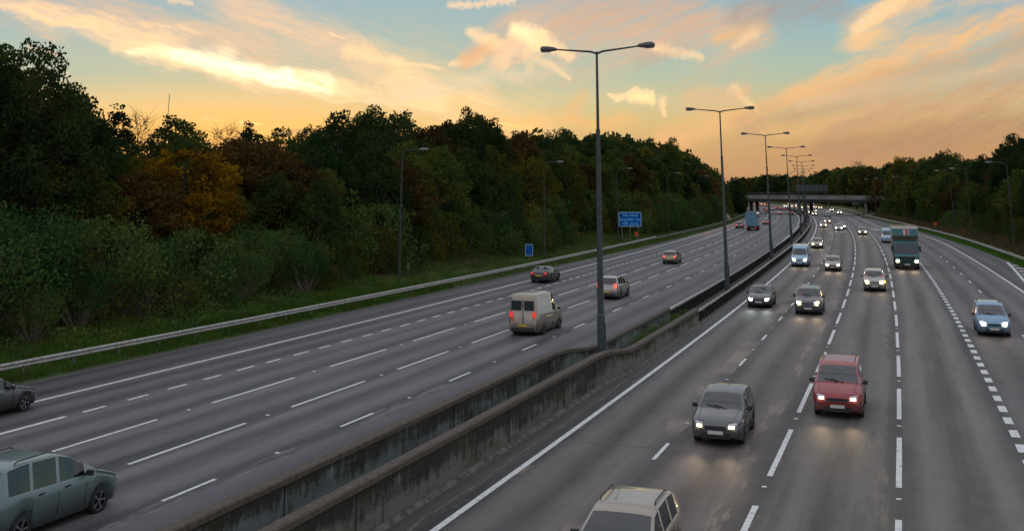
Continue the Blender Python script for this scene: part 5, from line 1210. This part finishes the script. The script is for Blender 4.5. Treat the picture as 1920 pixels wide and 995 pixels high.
GR, GL = 'cars driving toward the camera on the right carriageway', 'cars driving away on the left carriageway'
VR = [
 ('estate', 'beige', 61.6, 8.0, 'beige car cut off by the bottom edge of the photo', dict(beam=0)),
 ('hatchback', 'grey', 77.3, 7.85, 'dark grey hatchback with warm headlights, nearest whole car left of the red people carrier', dict(beam=1)),
 ('mpv', 'red', 83.4, 11.5, 'red people carrier with its headlights on', dict(beam=1)),
 ('suv', 'grey', 118.9, 7.9, 'grey car with warm headlights behind the nearest grey hatchback', dict(beam=1)),
 ('saloon', 'black', 122.3, 4.15, 'dark saloon with whitish green headlights in the lane beside the median barrier', dict(head='C', beam=1)),
 ('van', 'paleblue', 168.8, 4.1, 'pale blue van in the lane beside the median barrier', dict(beam=.6)),
 ('hatchback', 'beige', 163.3, 7.9, 'beige hatchback just right of the pale blue van', dict(beam=1)),
 ('suv', 'silver', 139.4, 12.2, 'silver car with its orange indicator flashing', dict(ind=True, beam=.3)),
 ('truck', 'teal', 168.5, 15.7, 'teal cab box truck with beige box and bright headlights', dict(beam=1.4)),
 ('van', 'paleblue', 234, 15.4, 'pale van following close behind the box truck', dict(head='0')),
 ('mpv', 'blue', 111.0, 19.2, 'light blue people carrier alone in the outer slip lane at right', dict(beam=.15, head='W')),
 ('hatchback', 'bronze', 267.5, 11.95, 'bronze hatchback with warm headlights left of the pale van', dict(beam=1)),
 ('hatchback', 'beige', 211.5, 4.45, 'small beige hatchback ahead of the pale blue van beside the median', dict(beam=.8)),
 ('saloon', 'silver', 291, 7.6, 'silver saloon with bright white headlights, left of the bronze hatchback', dict(head='C', beam=.8)),
 ('saloon', 'beige', 303, 8.4, 'beige car half hidden behind the silver saloon with bright headlights', dict(head='C')),
 ('hatchback', 'silver', 311, 4.3, 'silver hatchback in the inner lane just before the bridge', dict(beam=.8)),
 ('hatchback', 'grey', 350, 5.6, 'grey hatchback with bright headlights just behind the inner lane silver hatchback', {}),
]
for kd, cl_, s, d, lab, kw in VR: 
    if 'beam' in kw: kw['beam'] *= 60
    vehicle(kd, cl_, s, d, -1, lab, GR, **kw)
FR = [('suv', 'grey', 1552.5, 408, 'grey car without lights just under the bridge edge', dict(head='0')), ('saloon', 'silver', 1553, 400.5, 'silver saloon without lights right behind the grey unlit car', dict(head='0')), ('hatchback', 'grey', 1560, 396, 'car showing one bright headlight beyond the unlit silver saloon', {}),
 ('suv', 'white', 1574.5, 402, 'white car with lights on, rightmost of those under the bridge', {}), ('hatchback', 'beige', 1520, 400.5, 'beige car in the bright cluster right of the middle bridge pier, left of three', {}), ('hatchback', 'silver', 1527, 404, 'silver car, nearest of the bright cluster right of the middle bridge pier', {}), ('saloon', 'grey', 1527.5, 398, 'dark car, farthest of the bright cluster right of the middle bridge pier', {}),
 ('van', 'white', 1525, 388.5, 'white high van far under the bridge above the row of headlights', dict(head='0')), ('hatchback', 'white', 1514, 390.6, 'white car at the left end of the far headlight row', {}), ('saloon', 'silver', 1521, 391, 'silver car second in the far headlight row', {}), ('hatchback', 'beige', 1528.5, 390.4, 'beige car third in the far headlight row', {}),
 ('saloon', 'black', 1538, 391.5, 'dark car with an orange indicator at the right end of the far headlight row', dict(ind=True)),
 ('hatchback', 'white', 1473, 388.5, 'white car with bright lights far left of the headlight stream under the bridge', dict(head='C')), ('saloon', 'grey', 1471, 383.5, 'far car behind the white one at the left of the headlight stream', dict(head='C')),
 ('suv', 'grey', 1482, 386, 'dark unlit car in the far bend of the headlight stream', dict(head='0')), ('hatchback', 'beige', 1487, 388.5, 'beige car in the far bend, behind the lamp column feet', {}), ('hatchback', 'silver', 1492.5, 391.5, 'silver car in the far bend nearest the median barrier', {}), ('saloon', 'beige', 1495, 387, 'far beige saloon in the middle of the headlight stream', {}), ('hatchback', 'white', 1502, 391, 'white car beside the middle bridge pier with bright lights', {})]
for kd, cl_, u, v, lab, kw in FR: s, d = at_px(u, v); vehicle(kd, cl_, s, d, -1, lab, GR, **kw)
VL = [
 ('hatchback', 'grey', 70.5, -19.2, 'dark grey hatchback with glowing taillights at the left edge on the nearest left lane', {}),
 ('mpv', 'green', 60.2, -7.3, 'grey green people carrier cut by the left edge low in the photo', dict(tail='D')),
 ('saloon', 'black', 137.5, -17.6, 'black saloon on the outer left lane beside the lamp column', dict(tail='D')),
 ('suv', 'silver', 124.5, -7.9, 'silver car with red taillights right of the tall lamp column', {}),
 ('van', 'beige', 101.5, -7.3, 'beige van just left of the tall lamp column', dict(tail='D')),
 ('hatchback', 'beige', 168.3, -10.8, 'beige hatchback with bright taillights between the first two tall lamp columns', {}),
 ('hatchback', 'green', 298.5, -14.6, 'grey green hatchback with taillights beside the lay-by slab', {}),
 ('lorry', 'blue', 286, -10.9, 'blue box lorry driving away before the bridge', dict(tail='D')),
 ('hatchback', 'beige', 330, -9.9, 'beige hatchback with taillights just right of the blue lorry', {}),
]
for kd, cl_, s, d, lab, kw in VL: vehicle(kd, cl_, s, d, 1, lab, GL, **kw)
FL = [('suv', 'white', 1419, 406, 'white roofed car with red lights just ahead of the blue lorry', {}), ('saloon', 'silver', 1462, 402.5, 'silver white saloon alone in the middle lane under the bridge', {}), ('saloon', 'black', 1483, 403, 'black car with red lights closest to the median under the bridge', {}),
 ('hatchback', 'red', 1439, 398.5, 'dark red car with glowing taillights, lowest of the pair left under the bridge', {}), ('hatchback', 'grey', 1434, 394.5, 'dark car behind the dark red one, left under the bridge', {}), ('van', 'paleblue', 1449.5, 394.5, 'pale blue van among red taillights under the bridge', {}),
 ('hatchback', 'red', 1458, 392.8, 'red glowing car just right of the pale blue van', {}), ('saloon', 'grey', 1464, 393.8, 'second taillit car right of the pale blue van', {}), ('hatchback', 'grey', 1470.5, 394.6, 'third taillit car right of the pale blue van', {}),
 ('suv', 'blue', 1411.5, 387.5, 'pale blue car in the left bend by the left bridge pier', {}), ('hatchback', 'white', 1403, 386.5, 'white car left of the pale blue one in the far left bend', {}), ('saloon', 'silver', 1396, 386.5, 'silver car beside the left bridge pier in the far bend', {}),
 ('hatchback', 'red', 1431, 384.5, 'far red car high in the left bend', {}), ('saloon', 'white', 1423, 382.5, 'far white car highest in the left bend', {}), ('mpv', 'grey', 1437, 386.5, 'far dark people carrier in the left bend', {})]
for kd, cl_, u, v, lab, kw in FL: s, d = at_px(u, v); vehicle(kd, cl_, s, d, 1, lab, GL, **kw)
for p in PROTO.values():
    def rm(o):
        for c in list(KIDS.get(o.name, [])): rm(c)
        bpy.data.objects.remove(o)
    rm(p)
